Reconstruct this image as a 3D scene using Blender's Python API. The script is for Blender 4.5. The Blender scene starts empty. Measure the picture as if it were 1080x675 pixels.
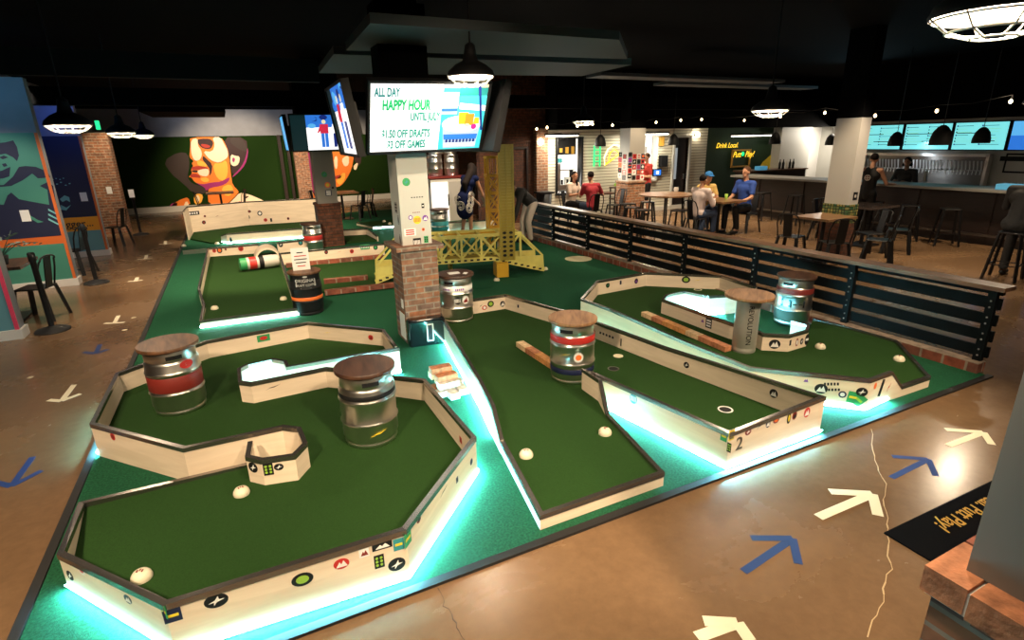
import bpy, bmesh, math, random
from mathutils import Vector, Matrix
random.seed(7)
PI = math.pi
R = math.radians
C = bpy.context.scene.collection
# ------------------------------------------------------------------ survey
# The room was surveyed from one tripod position: height 2.2 m, focal length 582.7 px on a
# 1080x675 frame. floor_pt / at_y / at_x turn a sighting into the real point it hits.
CAM = Vector((0, 0, 2.2))
FOC = 582.74
PITCH, ROLL, YAW = 0.314149, -0.0203774, 0.4576753
fwd = Vector((math.sin(YAW)*math.cos(PITCH), math.cos(YAW)*math.cos(PITCH), -math.sin(PITCH)))
rt0 = Vector((math.cos(YAW), -math.sin(YAW), 0))
up0 = rt0.cross(fwd)
cam_r = rt0*math.cos(ROLL) + up0*math.sin(ROLL)
cam_u = up0*math.cos(ROLL) - rt0*math.sin(ROLL)
def ray(px, py): return cam_r*((px-540)/FOC) - cam_u*((py-337.5)/FOC) + fwd
def G(px, py, z=0.0):
    d = ray(px, py); return CAM + d*((z-CAM.z)/d.z)
def OY(px, py, y):
    d = ray(px, py); return CAM + d*(y/d.y)
def OX(px, py, x):
    d = ray(px, py); return CAM + d*(x/d.x)
def G2(px, py, z=0.0):
    p = G(px, py, z); return (p.x, p.y)
# ------------------------------------------------------------------ materials
MATS = {}
def _base(name):
    m = bpy.data.materials.new(name); m.use_nodes = True
    nt = m.node_tree; b = nt.nodes['Principled BSDF']
    MATS[name] = m
    return m, nt, b
def mat(name, col, rough=.6, metal=0, spec=.5, vary=0, scale=8, bump=0, bscale=60, coat=0, stretch=None):
    m, nt, b = _base(name)
    b.inputs['Base Color'].default_value = (*col, 1)
    b.inputs['Roughness'].default_value = rough
    b.inputs['Metallic'].default_value = metal
    b.inputs['Specular IOR Level'].default_value = spec
    b.inputs['Coat Weight'].default_value = coat
    if vary or bump:
        tc = nt.nodes.new('ShaderNodeTexCoord'); mp = nt.nodes.new('ShaderNodeMapping')
        nt.links.new(tc.outputs['Object'], mp.inputs['Vector'])
        if stretch: mp.inputs['Scale'].default_value = stretch
    if vary:
        n = nt.nodes.new('ShaderNodeTexNoise'); n.inputs['Scale'].default_value = scale; n.inputs['Detail'].default_value = 6
        nt.links.new(mp.outputs[0], n.inputs['Vector'])
        r = nt.nodes.new('ShaderNodeValToRGB')
        r.color_ramp.elements[0].position = .3; r.color_ramp.elements[1].position = .7
        r.color_ramp.elements[0].color = (*[c*(1-vary) for c in col], 1)
        r.color_ramp.elements[1].color = (*[min(1, c*(1+vary)) for c in col], 1)
        nt.links.new(n.outputs['Fac'], r.inputs['Fac']); nt.links.new(r.outputs[0], b.inputs['Base Color'])
    if bump:
        n = nt.nodes.new('ShaderNodeTexNoise'); n.inputs['Scale'].default_value = bscale; n.inputs['Detail'].default_value = 4
        nt.links.new(mp.outputs[0], n.inputs['Vector'])
        bp = nt.nodes.new('ShaderNodeBump'); bp.inputs['Strength'].default_value = bump; bp.inputs['Distance'].default_value = .01
        nt.links.new(n.outputs['Fac'], bp.inputs['Height']); nt.links.new(bp.outputs[0], b.inputs['Normal'])
    return m
def emit(name, col, s):
    m, nt, b = _base(name)
    b.inputs['Base Color'].default_value = (*[c*.5 for c in col], 1)
    b.inputs['Emission Color'].default_value = (*col, 1)
    b.inputs['Emission Strength'].default_value = s
    return m
def brick(name, cols, mortar, scale, bw=.5, bh=.25, msize=.02, mode='XZ', rough=.85, bump=.6):
    m, nt, b = _base(name); b.inputs['Roughness'].default_value = rough
    b.inputs['Specular IOR Level'].default_value = .2
    tc = nt.nodes.new('ShaderNodeTexCoord'); sp = nt.nodes.new('ShaderNodeSeparateXYZ'); cb = nt.nodes.new('ShaderNodeCombineXYZ')
    nt.links.new(tc.outputs['Object'], sp.inputs[0])
    ad = nt.nodes.new('ShaderNodeMath'); ad.operation = 'ADD'
    nt.links.new(sp.outputs['X'], ad.inputs[0]); nt.links.new(sp.outputs['Y'], ad.inputs[1])
    nt.links.new(ad.outputs[0], cb.inputs['X']); nt.links.new(sp.outputs['Z'], cb.inputs['Y'])
    t = nt.nodes.new('ShaderNodeTexBrick'); nt.links.new(cb.outputs[0], t.inputs['Vector'])
    t.inputs['Scale'].default_value = scale; t.inputs['Mortar Size'].default_value = msize
    t.inputs['Brick Width'].default_value = bw; t.inputs['Row Height'].default_value = bh
    t.inputs['Color1'].default_value = (*cols[0], 1); t.inputs['Color2'].default_value = (*cols[1], 1)
    t.inputs['Mortar'].default_value = (*mortar, 1)
    n = nt.nodes.new('ShaderNodeTexNoise'); n.inputs['Scale'].default_value = 12; nt.links.new(tc.outputs['Object'], n.inputs['Vector'])
    mx = nt.nodes.new('ShaderNodeMix'); mx.data_type = 'RGBA'; mx.blend_type = 'MULTIPLY'; mx.inputs[0].default_value = .7
    r = nt.nodes.new('ShaderNodeValToRGB'); r.color_ramp.elements[0].position = .3; r.color_ramp.elements[1].position = .65
    r.color_ramp.elements[0].color = (.45, .42, .4, 1); r.color_ramp.elements[1].color = (1.2, 1.15, 1.1, 1)
    nt.links.new(n.outputs['Fac'], r.inputs[0])
    nt.links.new(t.outputs['Color'], mx.inputs[6]); nt.links.new(r.outputs[0], mx.inputs[7])
    nt.links.new(mx.outputs[2], b.inputs['Base Color'])
    bp = nt.nodes.new('ShaderNodeBump'); bp.inputs['Strength'].default_value = bump; bp.inputs['Distance'].default_value = .01; bp.invert = True
    nt.links.new(t.outputs['Fac'], bp.inputs['Height']); nt.links.new(bp.outputs[0], b.inputs['Normal'])
    return m
def concrete(name):
    m, nt, b = _base(name)
    tc = nt.nodes.new('ShaderNodeTexCoord')
    def noise(s, d, dist=0):
        n = nt.nodes.new('ShaderNodeTexNoise'); n.inputs['Scale'].default_value = s; n.inputs['Detail'].default_value = d
        n.inputs['Roughness'].default_value = .62; n.inputs['Distortion'].default_value = dist
        nt.links.new(tc.outputs['Object'], n.inputs['Vector']); return n
    n1 = noise(.45, 10, .4); n2 = noise(14, 10, .2); n3 = noise(60, 3)
    r1 = nt.nodes.new('ShaderNodeValToRGB')
    e = r1.color_ramp.elements; e[0].position = .3; e[1].position = .72
    e[0].color = (.12, .072, .038, 1); e[1].color = (.225, .137, .07, 1)
    q = e.new(.5); q.color = (.17, .103, .055, 1)
    nt.links.new(n1.outputs['Fac'], r1.inputs[0])
    r2 = nt.nodes.new('ShaderNodeValToRGB'); r2.color_ramp.elements[0].position = .32; r2.color_ramp.elements[1].position = .68
    r2.color_ramp.elements[0].color = (.88, .86, .85, 1); r2.color_ramp.elements[1].color = (1.06, 1.05, 1.04, 1)
    nt.links.new(n2.outputs['Fac'], r2.inputs[0])
    mx = nt.nodes.new('ShaderNodeMix'); mx.data_type = 'RGBA'; mx.blend_type = 'MULTIPLY'; mx.inputs[0].default_value = 1
    nt.links.new(r1.outputs[0], mx.inputs[6]); nt.links.new(r2.outputs[0], mx.inputs[7])
    nt.links.new(mx.outputs[2], b.inputs['Base Color'])
    rr = nt.nodes.new('ShaderNodeMapRange'); rr.inputs[1].default_value = .3; rr.inputs[2].default_value = .7
    rr.inputs[3].default_value = .16; rr.inputs[4].default_value = .34
    nt.links.new(n1.outputs['Fac'], rr.inputs[0]); nt.links.new(rr.outputs[0], b.inputs['Roughness'])
    bp = nt.nodes.new('ShaderNodeBump'); bp.inputs['Strength'].default_value = .04; bp.inputs['Distance'].default_value = .003
    nt.links.new(n3.outputs['Fac'], bp.inputs['Height']); nt.links.new(bp.outputs[0], b.inputs['Normal'])
    return m
def slat(name, col, dark, pitch):
    m, nt, b = _base(name); b.inputs['Roughness'].default_value = .5
    tc = nt.nodes.new('ShaderNodeTexCoord'); sp = nt.nodes.new('ShaderNodeSeparateXYZ'); nt.links.new(tc.outputs['Object'], sp.inputs[0])
    mu = nt.nodes.new('ShaderNodeMath'); mu.operation = 'MULTIPLY'; mu.inputs[1].default_value = 1/pitch
    fr = nt.nodes.new('ShaderNodeMath'); fr.operation = 'FRACT'
    nt.links.new(sp.outputs['Z'], mu.inputs[0]); nt.links.new(mu.outputs[0], fr.inputs[0])
    r = nt.nodes.new('ShaderNodeValToRGB'); r.color_ramp.elements[0].position = .12; r.color_ramp.elements[1].position = .24
    r.color_ramp.elements[0].color = (*dark, 1); r.color_ramp.elements[1].color = (*col, 1)
    nt.links.new(fr.outputs[0], r.inputs[0]); nt.links.new(r.outputs[0], b.inputs['Base Color'])
    return m
def tiles(name):
    m, nt, b = _base(name); b.inputs['Roughness'].default_value = .25
    tc = nt.nodes.new('ShaderNodeTexCoord'); n = nt.nodes.new('ShaderNodeTexBrick')
    sp = nt.nodes.new('ShaderNodeSeparateXYZ'); cb = nt.nodes.new('ShaderNodeCombineXYZ'); ad = nt.nodes.new('ShaderNodeMath')
    nt.links.new(tc.outputs['Object'], sp.inputs[0]); nt.links.new(sp.outputs[0], ad.inputs[0]); nt.links.new(sp.outputs[1], ad.inputs[1])
    nt.links.new(ad.outputs[0], cb.inputs[0]); nt.links.new(sp.outputs[2], cb.inputs[1]); nt.links.new(cb.outputs[0], n.inputs['Vector'])
    n.offset = 0; n.inputs['Scale'].default_value = 1; n.inputs['Brick Width'].default_value = .055; n.inputs['Row Height'].default_value = .055
    n.inputs['Mortar Size'].default_value = .006
    n.inputs['Color1'].default_value = (.03, .12, .06, 1); n.inputs['Color2'].default_value = (.34, .3, .09, 1); n.inputs['Mortar'].default_value = (.02, .02, .02, 1)
    nt.links.new(n.outputs['Color'], b.inputs['Base Color'])
    return m
def woodgrain(name, c0, c1, scale=3, rough=.45, stretch=(1, 14, 1)):
    m, nt, b = _base(name); b.inputs['Roughness'].default_value = rough
    tc = nt.nodes.new('ShaderNodeTexCoord'); mp = nt.nodes.new('ShaderNodeMapping'); mp.inputs['Scale'].default_value = stretch
    nt.links.new(tc.outputs['Object'], mp.inputs[0])
    n = nt.nodes.new('ShaderNodeTexNoise'); n.inputs['Scale'].default_value = scale; n.inputs['Detail'].default_value = 5; n.inputs['Distortion'].default_value = .6
    nt.links.new(mp.outputs[0], n.inputs['Vector'])
    r = nt.nodes.new('ShaderNodeValToRGB'); r.color_ramp.elements[0].position = .32; r.color_ramp.elements[1].position = .68
    r.color_ramp.elements[0].color = (*c0, 1); r.color_ramp.elements[1].color = (*c1, 1)
    nt.links.new(n.outputs['Fac'], r.inputs[0]); nt.links.new(r.outputs[0], b.inputs['Base Color'])
    return m
concrete('concrete')
mat('carpet', (.016, .1, .048), .95, spec=.1, vary=.35, scale=70, bump=.9, bscale=320)
mat('putting', (.017, .05, .011), .95, spec=.1, vary=.22, scale=160, bump=.3, bscale=500)
mat('turfwall', (.012, .03, .006), .95, spec=.03, vary=.5, scale=60, bump=.5)
woodgrain('plywood', (.7, .58, .44), (.82, .69, .54), 2.2, .5, (1, 1, 9))
mat('trim', (.3, .275, .26), .24, .92, vary=.08, scale=8)
mat('rubber', (.008, .008, .009), .7)
mat('steel', (.72, .7, .66), .3, 1, vary=.1, scale=6)
mat('steel_matte', (.55, .53, .48), .5, .75, vary=.1, scale=6)
mat('steel_dark', (.22, .2, .18), .32, 1)
mat('black', (.007, .007, .008), .6, spec=.3)
mat('matpile', (.004, .004, .005), .95, spec=.05)
mat('black_gloss', (.004, .005, .006), .08, coat=.5)
mat('blackmetal', (.009, .009, .01), .42, .4)
mat('white', (.72, .7, .66), .5)
mat('offwhite', (.55, .53, .48), .5)
mat('paper', (.8, .8, .78), .7)
mat('greywall', (.2, .21, .23), .7, vary=.08, scale=3)
mat('colwhite', (.5, .49, .45), .5)
mat('greycol', (.2, .195, .18), .55)
mat('ceil', (.0022, .0023, .0026), .95, spec=.05)
mat('beam', (.008, .009, .009), .8, spec=.1)
mat('panel', (.05, .058, .064), .7)
woodgrain('lidwood', (.075, .032, .014), (.19, .09, .042), 2.5, .5, (9, 1.2, 1))
woodgrain('lidwood_warm', (.2, .095, .042), (.42, .23, .11), 2.5, .5, (9, 1.2, 1))
woodgrain('lidwood_dark', (.035, .015, .009), (.09, .04, .022), 2.5, .45, (9, 1.2, 1))
woodgrain('tablewood', (.17, .085, .036), (.3, .165, .075), 3, .3, (1, 9, 1))
woodgrain('darkwood', (.009, .0045, .0035), (.022, .01, .007), 3, .45, (1, 1, 9))
woodgrain('railwood', (.1, .05, .028), (.2, .11, .065), 3, .35, (9, 1, 1))
mat('slatblue', (.003, .005, .0062), .65, spec=.12, vary=.3, scale=9)
brick('brickcol', ((.3, .13, .07), (.13, .1, .09)), (.26, .22, .18), 1, .2, .066, .008)
brick('brickfar', ((.34, .15, .08), (.2, .11, .075)), (.34, .27, .2), 1, .21, .07, .009)
brick('brickdark', ((.14, .055, .032), (.09, .042, .03)), (.06, .04, .032), 1, .21, .07, .008)
brick('brickcurb', ((.3, .085, .05), (.17, .07, .05)), (.3, .24, .19), 1, .2, .12, .012)
mat('brick_red', (.4, .16, .075), .8, vary=.4, scale=20, bump=.4)
mat('brick_dark', (.2, .06, .035), .8, vary=.4, scale=20, bump=.4)
mat('brick_tan', (.62, .44, .26), .8, vary=.3, scale=20, bump=.4)
mat('brick_orange', (.55, .25, .08), .8, vary=.3, scale=20, bump=.4)
mat('brick_pale', (.62, .56, .5), .8, vary=.35, scale=22, bump=.4)
slat('slatwall', (.62, .58, .46), (.13, .11, .08), .085)
tiles('tile')
mat('dress_navy', (.007, .012, .05), .9, spec=.1); mat('tablegloss', (.06, .045, .04), .1, coat=1); mat('red', (.5, .025, .02), .45); mat('darkred', (.2, .02, .014), .5); mat('orange', (.85, .17, .03), .45)
mat('yellow', (.75, .58, .03), .5); mat('navy', (.008, .014, .06), .5); mat('green', (.03, .3, .1), .5)
mat('limegreen', (.28, .5, .05), .5); mat('teal', (.03, .27, .3), .5); mat('purple', (.18, .05, .32), .5)
mat('bridge', (.66, .6, .16), .45, vary=.15, scale=5)
mat('bridge_amber', (.62, .36, .02), .45); mat('bridge_olive', (.33, .26, .03), .5)
mat('tape_white', (.78, .7, .52), .6); mat('tape_blue', (.008, .035, .17), .55)
mat('ball', (.72, .66, .5), .45)
mat('skin', (.5, .26, .16), .5); mat('skin_tan', (.42, .2, .11), .5); mat('skin_dark', (.16, .075, .045), .5)
mat('hair', (.008, .005, .005), .8, spec=.2); mat('hair_brown', (.06, .028, .013), .75, spec=.2)
mat('shirt_white', (.62, .52, .5), .8); mat('shirt_blue', (.02, .065, .32), .8); mat('shirt_red', (.42, .028, .02), .8)
mat('shirt_crimson', (.36, .02, .035), .8); mat('shirt_tan', (.62, .42, .13), .8); mat('shirt_cream', (.6, .52, .45), .8)
mat('shirt_black', (.01, .01, .011), .8); mat('jeans', (.035, .06, .12), .85); mat('cap_blue', (.03, .22, .6), .7)
mat('shirt_charcoal', (.022, .022, .024), .8)
mat('art_navy', (.008, .012, .045), .6); mat('art_teal', (.05, .23, .17), .6); mat('art_sky', (.12, .3, .36), .6)
mat('art_orange', (.62, .13, .02), .6); mat('art_amber', (.8, .34, .02), .6); mat('art_pink', (.75, .06, .14), .6)
mat('art_cyan', (.16, .45, .48), .6); mat('art_black', (.012, .01, .014), .6)
mat('mur_or', (.85, .2, .015), .7); mat('mur_red', (.42, .03, .015), .7); mat('mur_hi', (.95, .72, .5), .7)
mat('mur_yel', (.95, .45, .05), .7); mat('mur_mag', (.32, .015, .14), .7); mat('mur_dk', (.03, .008, .006), .7)
mat('mur_brown', (.035, .02, .014), .7)
mat('leaf', (.015, .04, .03), .5)
mat('light_spot', (.6, .56, .36), .8)
mat('greenboard', (.012, .04, .016), .8)
mat('kitchen', (.55, .55, .52), .5)
mat('gold', (.55, .3, .04), .5)
mat('mortar_crack', (.5, .36, .2), .8)
emit('led', (.24, .9, 1.1), 230)
emit('led_top', (.4, .95, 1), 24)
emit('led_soft', (.5, .95, 1), 60)
emit('lamp', (1, .84, .62), 70)
emit('bulb', (1, .72, .38), 9)
emit('tube', (1, .9, .72), 7)
emit('win', (1, .95, .85), 1.25)
emit('win_dim', (.55, .6, .62), .5)
emit('scr_white', (1, 1, 1), 1.25); emit('scr_teal', (.06, .78, .82), .95); emit('scr_aqua', (.02, .36, .28), .6)
emit('scr_green', (.01, .5, .16), .75); emit('scr_dteal', (.02, .3, .3), .5); emit('scr_blue', (.03, .2, .75), .9)
emit('scr_sky', (.12, .5, .95), .9); emit('scr_dark', (.01, .05, .06), .3); emit('scr_yellow', (1, .66, .02), 1)
emit('scr_orange', (1, .3, .02), .9); emit('scr_mag', (.75, .02, .3), .8); emit('scr_grey', (.5, .62, .75), .8)
emit('scr_red', (.8, .03, .08), .8); emit('scr_navy', (.01, .03, .25), .7); emit('scr_menu', (.22, .82, .84), .95)
emit('scr_line', (.02, .2, .25), .3); emit('scr_sand', (.95, .82, .5), .9); emit('scr_lgreen', (.25, .75, .45), .8)
emit('neon_green', (.01, .8, .22), 1.5); emit('neon_yellow', (1, .62, .03), 1.6); emit('neon_white', (1, .95, .55), 1.6)
emit('exit_green', (.02, .8, .25), 1.5); emit('phone', (.1, .4, .6), .5); emit('glow_lime', (.5, .55, .02), .55)
emit('scr_tap', (.35, .55, .75), .35)
# ------------------------------------------------------------------ mesh builder
class MB:
    def __init__(s): s.v = []; s.f = []; s.m = []; s.s = []; s.M = None
    def add(s, vs, fs, mi=0, sm=False):
        o = len(s.v)
        for v in vs:
            v = Vector(v); s.v.append(s.M @ v if s.M else v)
        for f in fs: s.f.append([i+o for i in f]); s.m.append(mi); s.s.append(sm)
        return s
    def box(s, c, d, mi=0, rz=0):
        x, y, z = d[0]/2, d[1]/2, d[2]/2; ca, sa = math.cos(rz), math.sin(rz)
        vs = [(c[0]+a*x*ca-b*y*sa, c[1]+a*x*sa+b*y*ca, c[2]+e*z) for e in (-1, 1) for a, b in ((-1, -1), (1, -1), (1, 1), (-1, 1))]
        return s.add(vs, [(3, 2, 1, 0), (4, 5, 6, 7), (0, 1, 5, 4), (1, 2, 6, 5), (2, 3, 7, 6), (3, 0, 4, 7)], mi)
    def bar(s, p0, p1, w, h, mi=0, up=(0, 0, 1)):
        p0, p1 = Vector(p0), Vector(p1); d = (p1-p0).normalized(); u = Vector(up)
        x = d.cross(u)
        if x.length < 1e-4: x = d.cross(Vector((0, 1, 0)))
        x.normalize(); u = x.cross(d).normalized()
        vs = [p+x*(a*w/2)+u*(b*h/2) for p in (p0, p1) for a, b in ((-1, -1), (1, -1), (1, 1), (-1, 1))]
        return s.add(vs, [(0, 1, 2, 3), (7, 6, 5, 4), (1, 0, 4, 5), (2, 1, 5, 6), (3, 2, 6, 7), (0, 3, 7, 4)], mi)
    def prism(s, poly, z0, z1, mi=0):
        from mathutils.geometry import tessellate_polygon
        n = len(poly)
        if sum(poly[i][0]*poly[(i+1) % n][1]-poly[(i+1) % n][0]*poly[i][1] for i in range(n)) < 0: poly = poly[::-1]
        t = tessellate_polygon([[Vector((p[0], p[1], 0)) for p in poly]])
        vs = [(p[0], p[1], z0) for p in poly]+[(p[0], p[1], z1) for p in poly]
        fs = []
        for a, b, c in t:
            A, B_, D = poly[a], poly[b], poly[c]
            if (B_[0]-A[0])*(D[1]-A[1])-(D[0]-A[0])*(B_[1]-A[1]) < 0: a, c = c, a
            fs += [(a+n, b+n, c+n), (c, b, a)]
        fs += [(i, (i+1) % n, (i+1) % n+n, i+n) for i in range(n)]
        return s.add(vs, fs, mi)
    def flat(s, poly, y, mi=0, t=.002):
        """polygon given in local (x, z), standing upright and facing -y"""
        from mathutils.geometry import tessellate_polygon
        n = len(poly)
        tr = tessellate_polygon([[Vector((p[0], p[1], 0)) for p in poly]])
        vs = [(p[0], y, p[1]) for p in poly]+[(p[0], y+t, p[1]) for p in poly]
        fs = []
        for a, b, c in tr:
            A, B_, D = poly[a], poly[b], poly[c]
            if (B_[0]-A[0])*(D[1]-A[1])-(D[0]-A[0])*(B_[1]-A[1]) < 0: a, c = c, a
            fs += [(a, b, c), (c+n, b+n, a+n)]
        fs += [(i, (i+1) % n, (i+1) % n+n, i+n) for i in range(n)]
        return s.add(vs, fs, mi)
    def rect(s, x0, z0, x1, z1, y, mi=0, t=.002): return s.flat([(x0, z0), (x1, z0), (x1, z1), (x0, z1)], y, mi, t)
    def disc(s, x, z, rx, rz, y, mi=0, n=16, t=.002):
        return s.flat([(x+rx*math.cos(2*PI*i/n), z+rz*math.sin(2*PI*i/n)) for i in range(n)], y, mi, t)
    def lathe(s, prof, c=(0, 0, 0), n=32, mi=0, sm=True, cap=True):
        vs = [(c[0]+r*math.cos(2*PI*i/n), c[1]+r*math.sin(2*PI*i/n), c[2]+z) for r, z in prof for i in range(n)]
        fs = [(j*n+i, j*n+(i+1) % n, (j+1)*n+(i+1) % n, (j+1)*n+i) for j in range(len(prof)-1) for i in range(n)]
        s.add(vs, fs, mi, sm)
        if cap:
            k = (len(prof)-1)*n
            s.add(vs[:n], [tuple(range(n))[::-1]], mi); s.add(vs[k:], [tuple(range(n))], mi)
        return s
    def cone(s, p0, p1, r0, r1, n=10, mi=0, cap=True):
        p0, p1 = Vector(p0), Vector(p1); d = (p1-p0).normalized()
        x = d.orthogonal().normalized(); y = d.cross(x)
        vs = [p+(x*math.cos(2*PI*i/n)+y*math.sin(2*PI*i/n))*r for p, r in ((p0, r0), (p1, r1)) for i in range(n)]
        s.add(vs, [(i, (i+1) % n, (i+1) % n+n, i+n) for i in range(n)], mi, True)
        if cap: s.add(vs[:n], [tuple(range(n))[::-1]], mi); s.add(vs[n:], [tuple(range(n))], mi)
        return s
    def tube(s, pts, r, n=8, mi=0, closed=False):
        pts = [Vector(p) for p in pts]; k = len(pts); rings = []
        for i, p in enumerate(pts):
            a = pts[(i-1) % k] if closed or i > 0 else p; b = pts[(i+1) % k] if closed or i < k-1 else p
            d = (b-a).normalized(); x = d.cross(Vector((0, 0, 1)))
            if x.length < .05: x = d.cross(Vector((0, 1, 0)))
            x.normalize(); y = x.cross(d)
            rings.append([p+(x*math.cos(2*PI*j/n)+y*math.sin(2*PI*j/n))*r for j in range(n)])
        vs = [v for q in rings for v in q]; L = k if closed else k-1
        fs = [(i*n+j, ((i+1) % k)*n+j, ((i+1) % k)*n+(j+1) % n, i*n+(j+1) % n) for i in range(L) for j in range(n)]
        if not closed: fs += [tuple(range(n)), tuple(range((k-1)*n, k*n))[::-1]]
        return s.add(vs, fs, mi, True)
    def ball(s, c, r, mi=0, nu=14, nv=9, M=None):
        rx, ry, rz = r if isinstance(r, (tuple, list)) else (r, r, r)
        prof = []
        vs = [(0, 0, -1)]+[(math.sin(PI*j/nv)*math.cos(2*PI*i/nu), math.sin(PI*j/nv)*math.sin(2*PI*i/nu), -math.cos(PI*j/nv)) for j in range(1, nv) for i in range(nu)]+[(0, 0, 1)]
        vs = [Vector((v[0]*rx, v[1]*ry, v[2]*rz)) for v in vs]
        if M: vs = [M @ v for v in vs]
        vs = [v+Vector(c) for v in vs]
        fs = [(0, 1+(i+1) % nu, 1+i) for i in range(nu)]
        for j in range(nv-2):
            a = 1+j*nu; fs += [(a+i, a+(i+1) % nu, a+nu+(i+1) % nu, a+nu+i) for i in range(nu)]
        a = 1+(nv-2)*nu; t = len(vs)-1
        fs += [(a+i, a+(i+1) % nu, t) for i in range(nu)]
        return s.add(vs, fs, mi, True)
    def text(s, txt, x, z, size, y, mi=0, align='CENTER', xs=1.0, shear=0, M=None, bold=.008):
        cu = bpy.data.curves.new('t', 'FONT'); cu.body = txt; cu.size = size; cu.align_x = align; cu.align_y = 'CENTER'; cu.shear = shear
        cu.extrude = .0008; cu.offset = bold*size
        o = bpy.data.objects.new('t', cu); C.objects.link(o)
        dg = bpy.context.evaluated_depsgraph_get(); me = bpy.data.meshes.new_from_object(o.evaluated_get(dg))
        T = M or Matrix.Identity(4)
        vs = [T @ Vector((x+v.co.x*xs, y-v.co.z, z+v.co.y)) for v in me.vertices]
        s.add(vs, [tuple(p.vertices) for p in me.polygons], mi)
        bpy.data.objects.remove(o); bpy.data.curves.remove(cu); bpy.data.meshes.remove(me)
        return s
    def build(s, name, mats, parent=None, world=True):
        if isinstance(mats, str): mats = [mats]
        o0 = Vector((0, 0, 0))
        if parent and world:
            p = parent
            while p: o0 = o0+p.location; p = p.parent
        me = bpy.data.meshes.new(name)
        me.from_pydata([tuple(v-o0) for v in s.v], [], s.f)
        for k in mats: me.materials.append(MATS[k])
        me.polygons.foreach_set('material_index', s.m); me.polygons.foreach_set('use_smooth', s.s)
        me.update()
        o = bpy.data.objects.new(name, me); C.objects.link(o)
        if parent: o.parent = parent
        return o
def tag(o, label, cat, group=None):
    o['label'] = label; o['category'] = cat
    if group: o['group'] = group
    return o
def thing(name, label, cat, loc=(0, 0, 0), rz=0, group=None):
    o = bpy.data.objects.new(name, None); C.objects.link(o); o.empty_display_size = .1
    o.location = loc; o.rotation_euler = (0, 0, rz)
    return tag(o, label, cat, group)
def struct(o): o['kind'] = 'structure'; return o
def dup(root, loc, rz=0, label=None, group=None, scale=None):
    r = root.copy(); C.objects.link(r); r.location = loc; r.rotation_euler = (0, 0, rz)
    if label: r['label'] = label
    if group: r['group'] = group
    for ch in list(root.children):
        c = ch.copy(); C.objects.link(c); c.parent = r
        for g in list(ch.children):
            d = g.copy(); C.objects.link(d); d.parent = c
    return r
# ------------------------------------------------------------------ room shell
struct(MB().box((7, 11, -.05), (34, 34, .1)).build('floor', 'concrete'))
struct(MB().box((7, 11, 3.95), (34, 34, .1)).build('ceiling', 'ceil'))
fl = bpy.data.objects['floor']
def crack(pts, w, name='floor_crack'):
    b = MB(); q = []
    for i in range(len(pts)-1):
        p0, p1 = Vector((*G2(*pts[i]), 0)), Vector((*G2(*pts[i+1]), 0))
        for k in range(5):
            t = k/5; q.append(p0.lerp(p1, t)+Vector((random.uniform(-1, 1), random.uniform(-1, 1), 0))*.012)
    q.append(p1)
    for i in range(len(q)-1):
        b.bar((q[i].x, q[i].y, .0008), (q[i+1].x, q[i+1].y, .0008), w*random.uniform(.5, 1.3), .0012)
    return b
crack([(918, 452), (922, 480), (932, 510), (934, 540), (937, 570), (938, 600), (930, 635), (915, 672)], .006).build('floor_crack', 'mortar_crack', fl)
crack([(462, 618), (470, 640), (483, 660), (495, 680)], .004).build('floor_crack', 'brickdark', fl)
# far mural wall, turf covered below a grey band
MW = 23.4
struct(MB().box((1.6, MW+.1, 1.28), (12, .2, 2.56)).build('wall_back', 'turfwall'))
struct(MB().box((1.6, MW+.06, 3.9), (12, .3, .9)).build('wall_back_top', 'ceil'))
struct(MB().box((1.6, MW+.08, 3.0), (12, .24, .9)).build('wall_back_upper', 'greywall'))
struct(MB().box((1.6, MW-.02, .1), (12, .05, .2)).build('baseboard_back', 'offwhite'))
struct(MB().box((-4.4, 16, 1.95), (.2, 15, 3.9)).build('wall_left', 'greywall'))
struct(MB().box((6.9, 18.7, 1.95), (.2, 9.3, 3.9)).build('wall_middle', 'brickdark'))
struct(MB().box((7.0, 14.02, 1.95), (2.0, .2, 3.9)).build('wall_brick', 'brickdark'))
# food counter wall in pale horizontal boards, then the green wall
def wallpanel(name, x0, x1, z0, z1, y, m, holes=()):
    b = MB(); xs = sorted({x0, x1, *[h[0] for h in holes], *[h[1] for h in holes]}); zs = sorted({z0, z1, *[h[2] for h in holes], *[h[3] for h in holes]})
    for i in range(len(xs)-1):
        for j in range(len(zs)-1):
            cx, cz = (xs[i]+xs[i+1])/2, (zs[j]+zs[j+1])/2
            if any(h[0] < cx < h[1] and h[2] < cz < h[3] for h in holes): continue
            b.box((cx, y+.09, cz), (xs[i+1]-xs[i], .18, zs[j+1]-zs[j]))
    return struct(b.build(name, m))
SY = 13.9
wallpanel('wall_counter', 8.0, 13.98, 0, 2.45, SY, 'slatwall', [(8.33, 9.17, .7, 2.24), (11.36, 11.9, .95, 2.24), (12.6, 13.2, 0, 2.18)])
wallpanel('wall_green', 13.98, 17.0, 0, 2.45, SY, 'greenboard')
struct(MB().box((14, SY-.2, 3.2), (12, .8, 1.5)).build('wall_counter_upper', 'ceil'))
struct(MB().box((17.75, SY-.1, 1.22), (1.5, .5, 2.44)).build('wall_pier', 'colwhite'))
struct(MB().box((19.3, SY+.3, 1.22), (2, .2, 2.44)).build('wall_recess', 'white'))
struct(MB().box((10.7, SY-.04, .06), (5.5, .06, .12)).build('baseboard_counter', 'offwhite'))
struct(MB().box((7.8, SY-.05, 1.25), (.36, .2, 2.5)).build('wall_brick_pier', 'brickfar'))
struct(MB().box((19.9, 8, 1.7), (.2, 16, 3.4)).build('wall_right', 'colwhite'))
struct(MB().box((15.7, 4.5, 1.24), (.2, 10.6, 2.48)).build('wall_bar', 'offwhite'))
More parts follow.
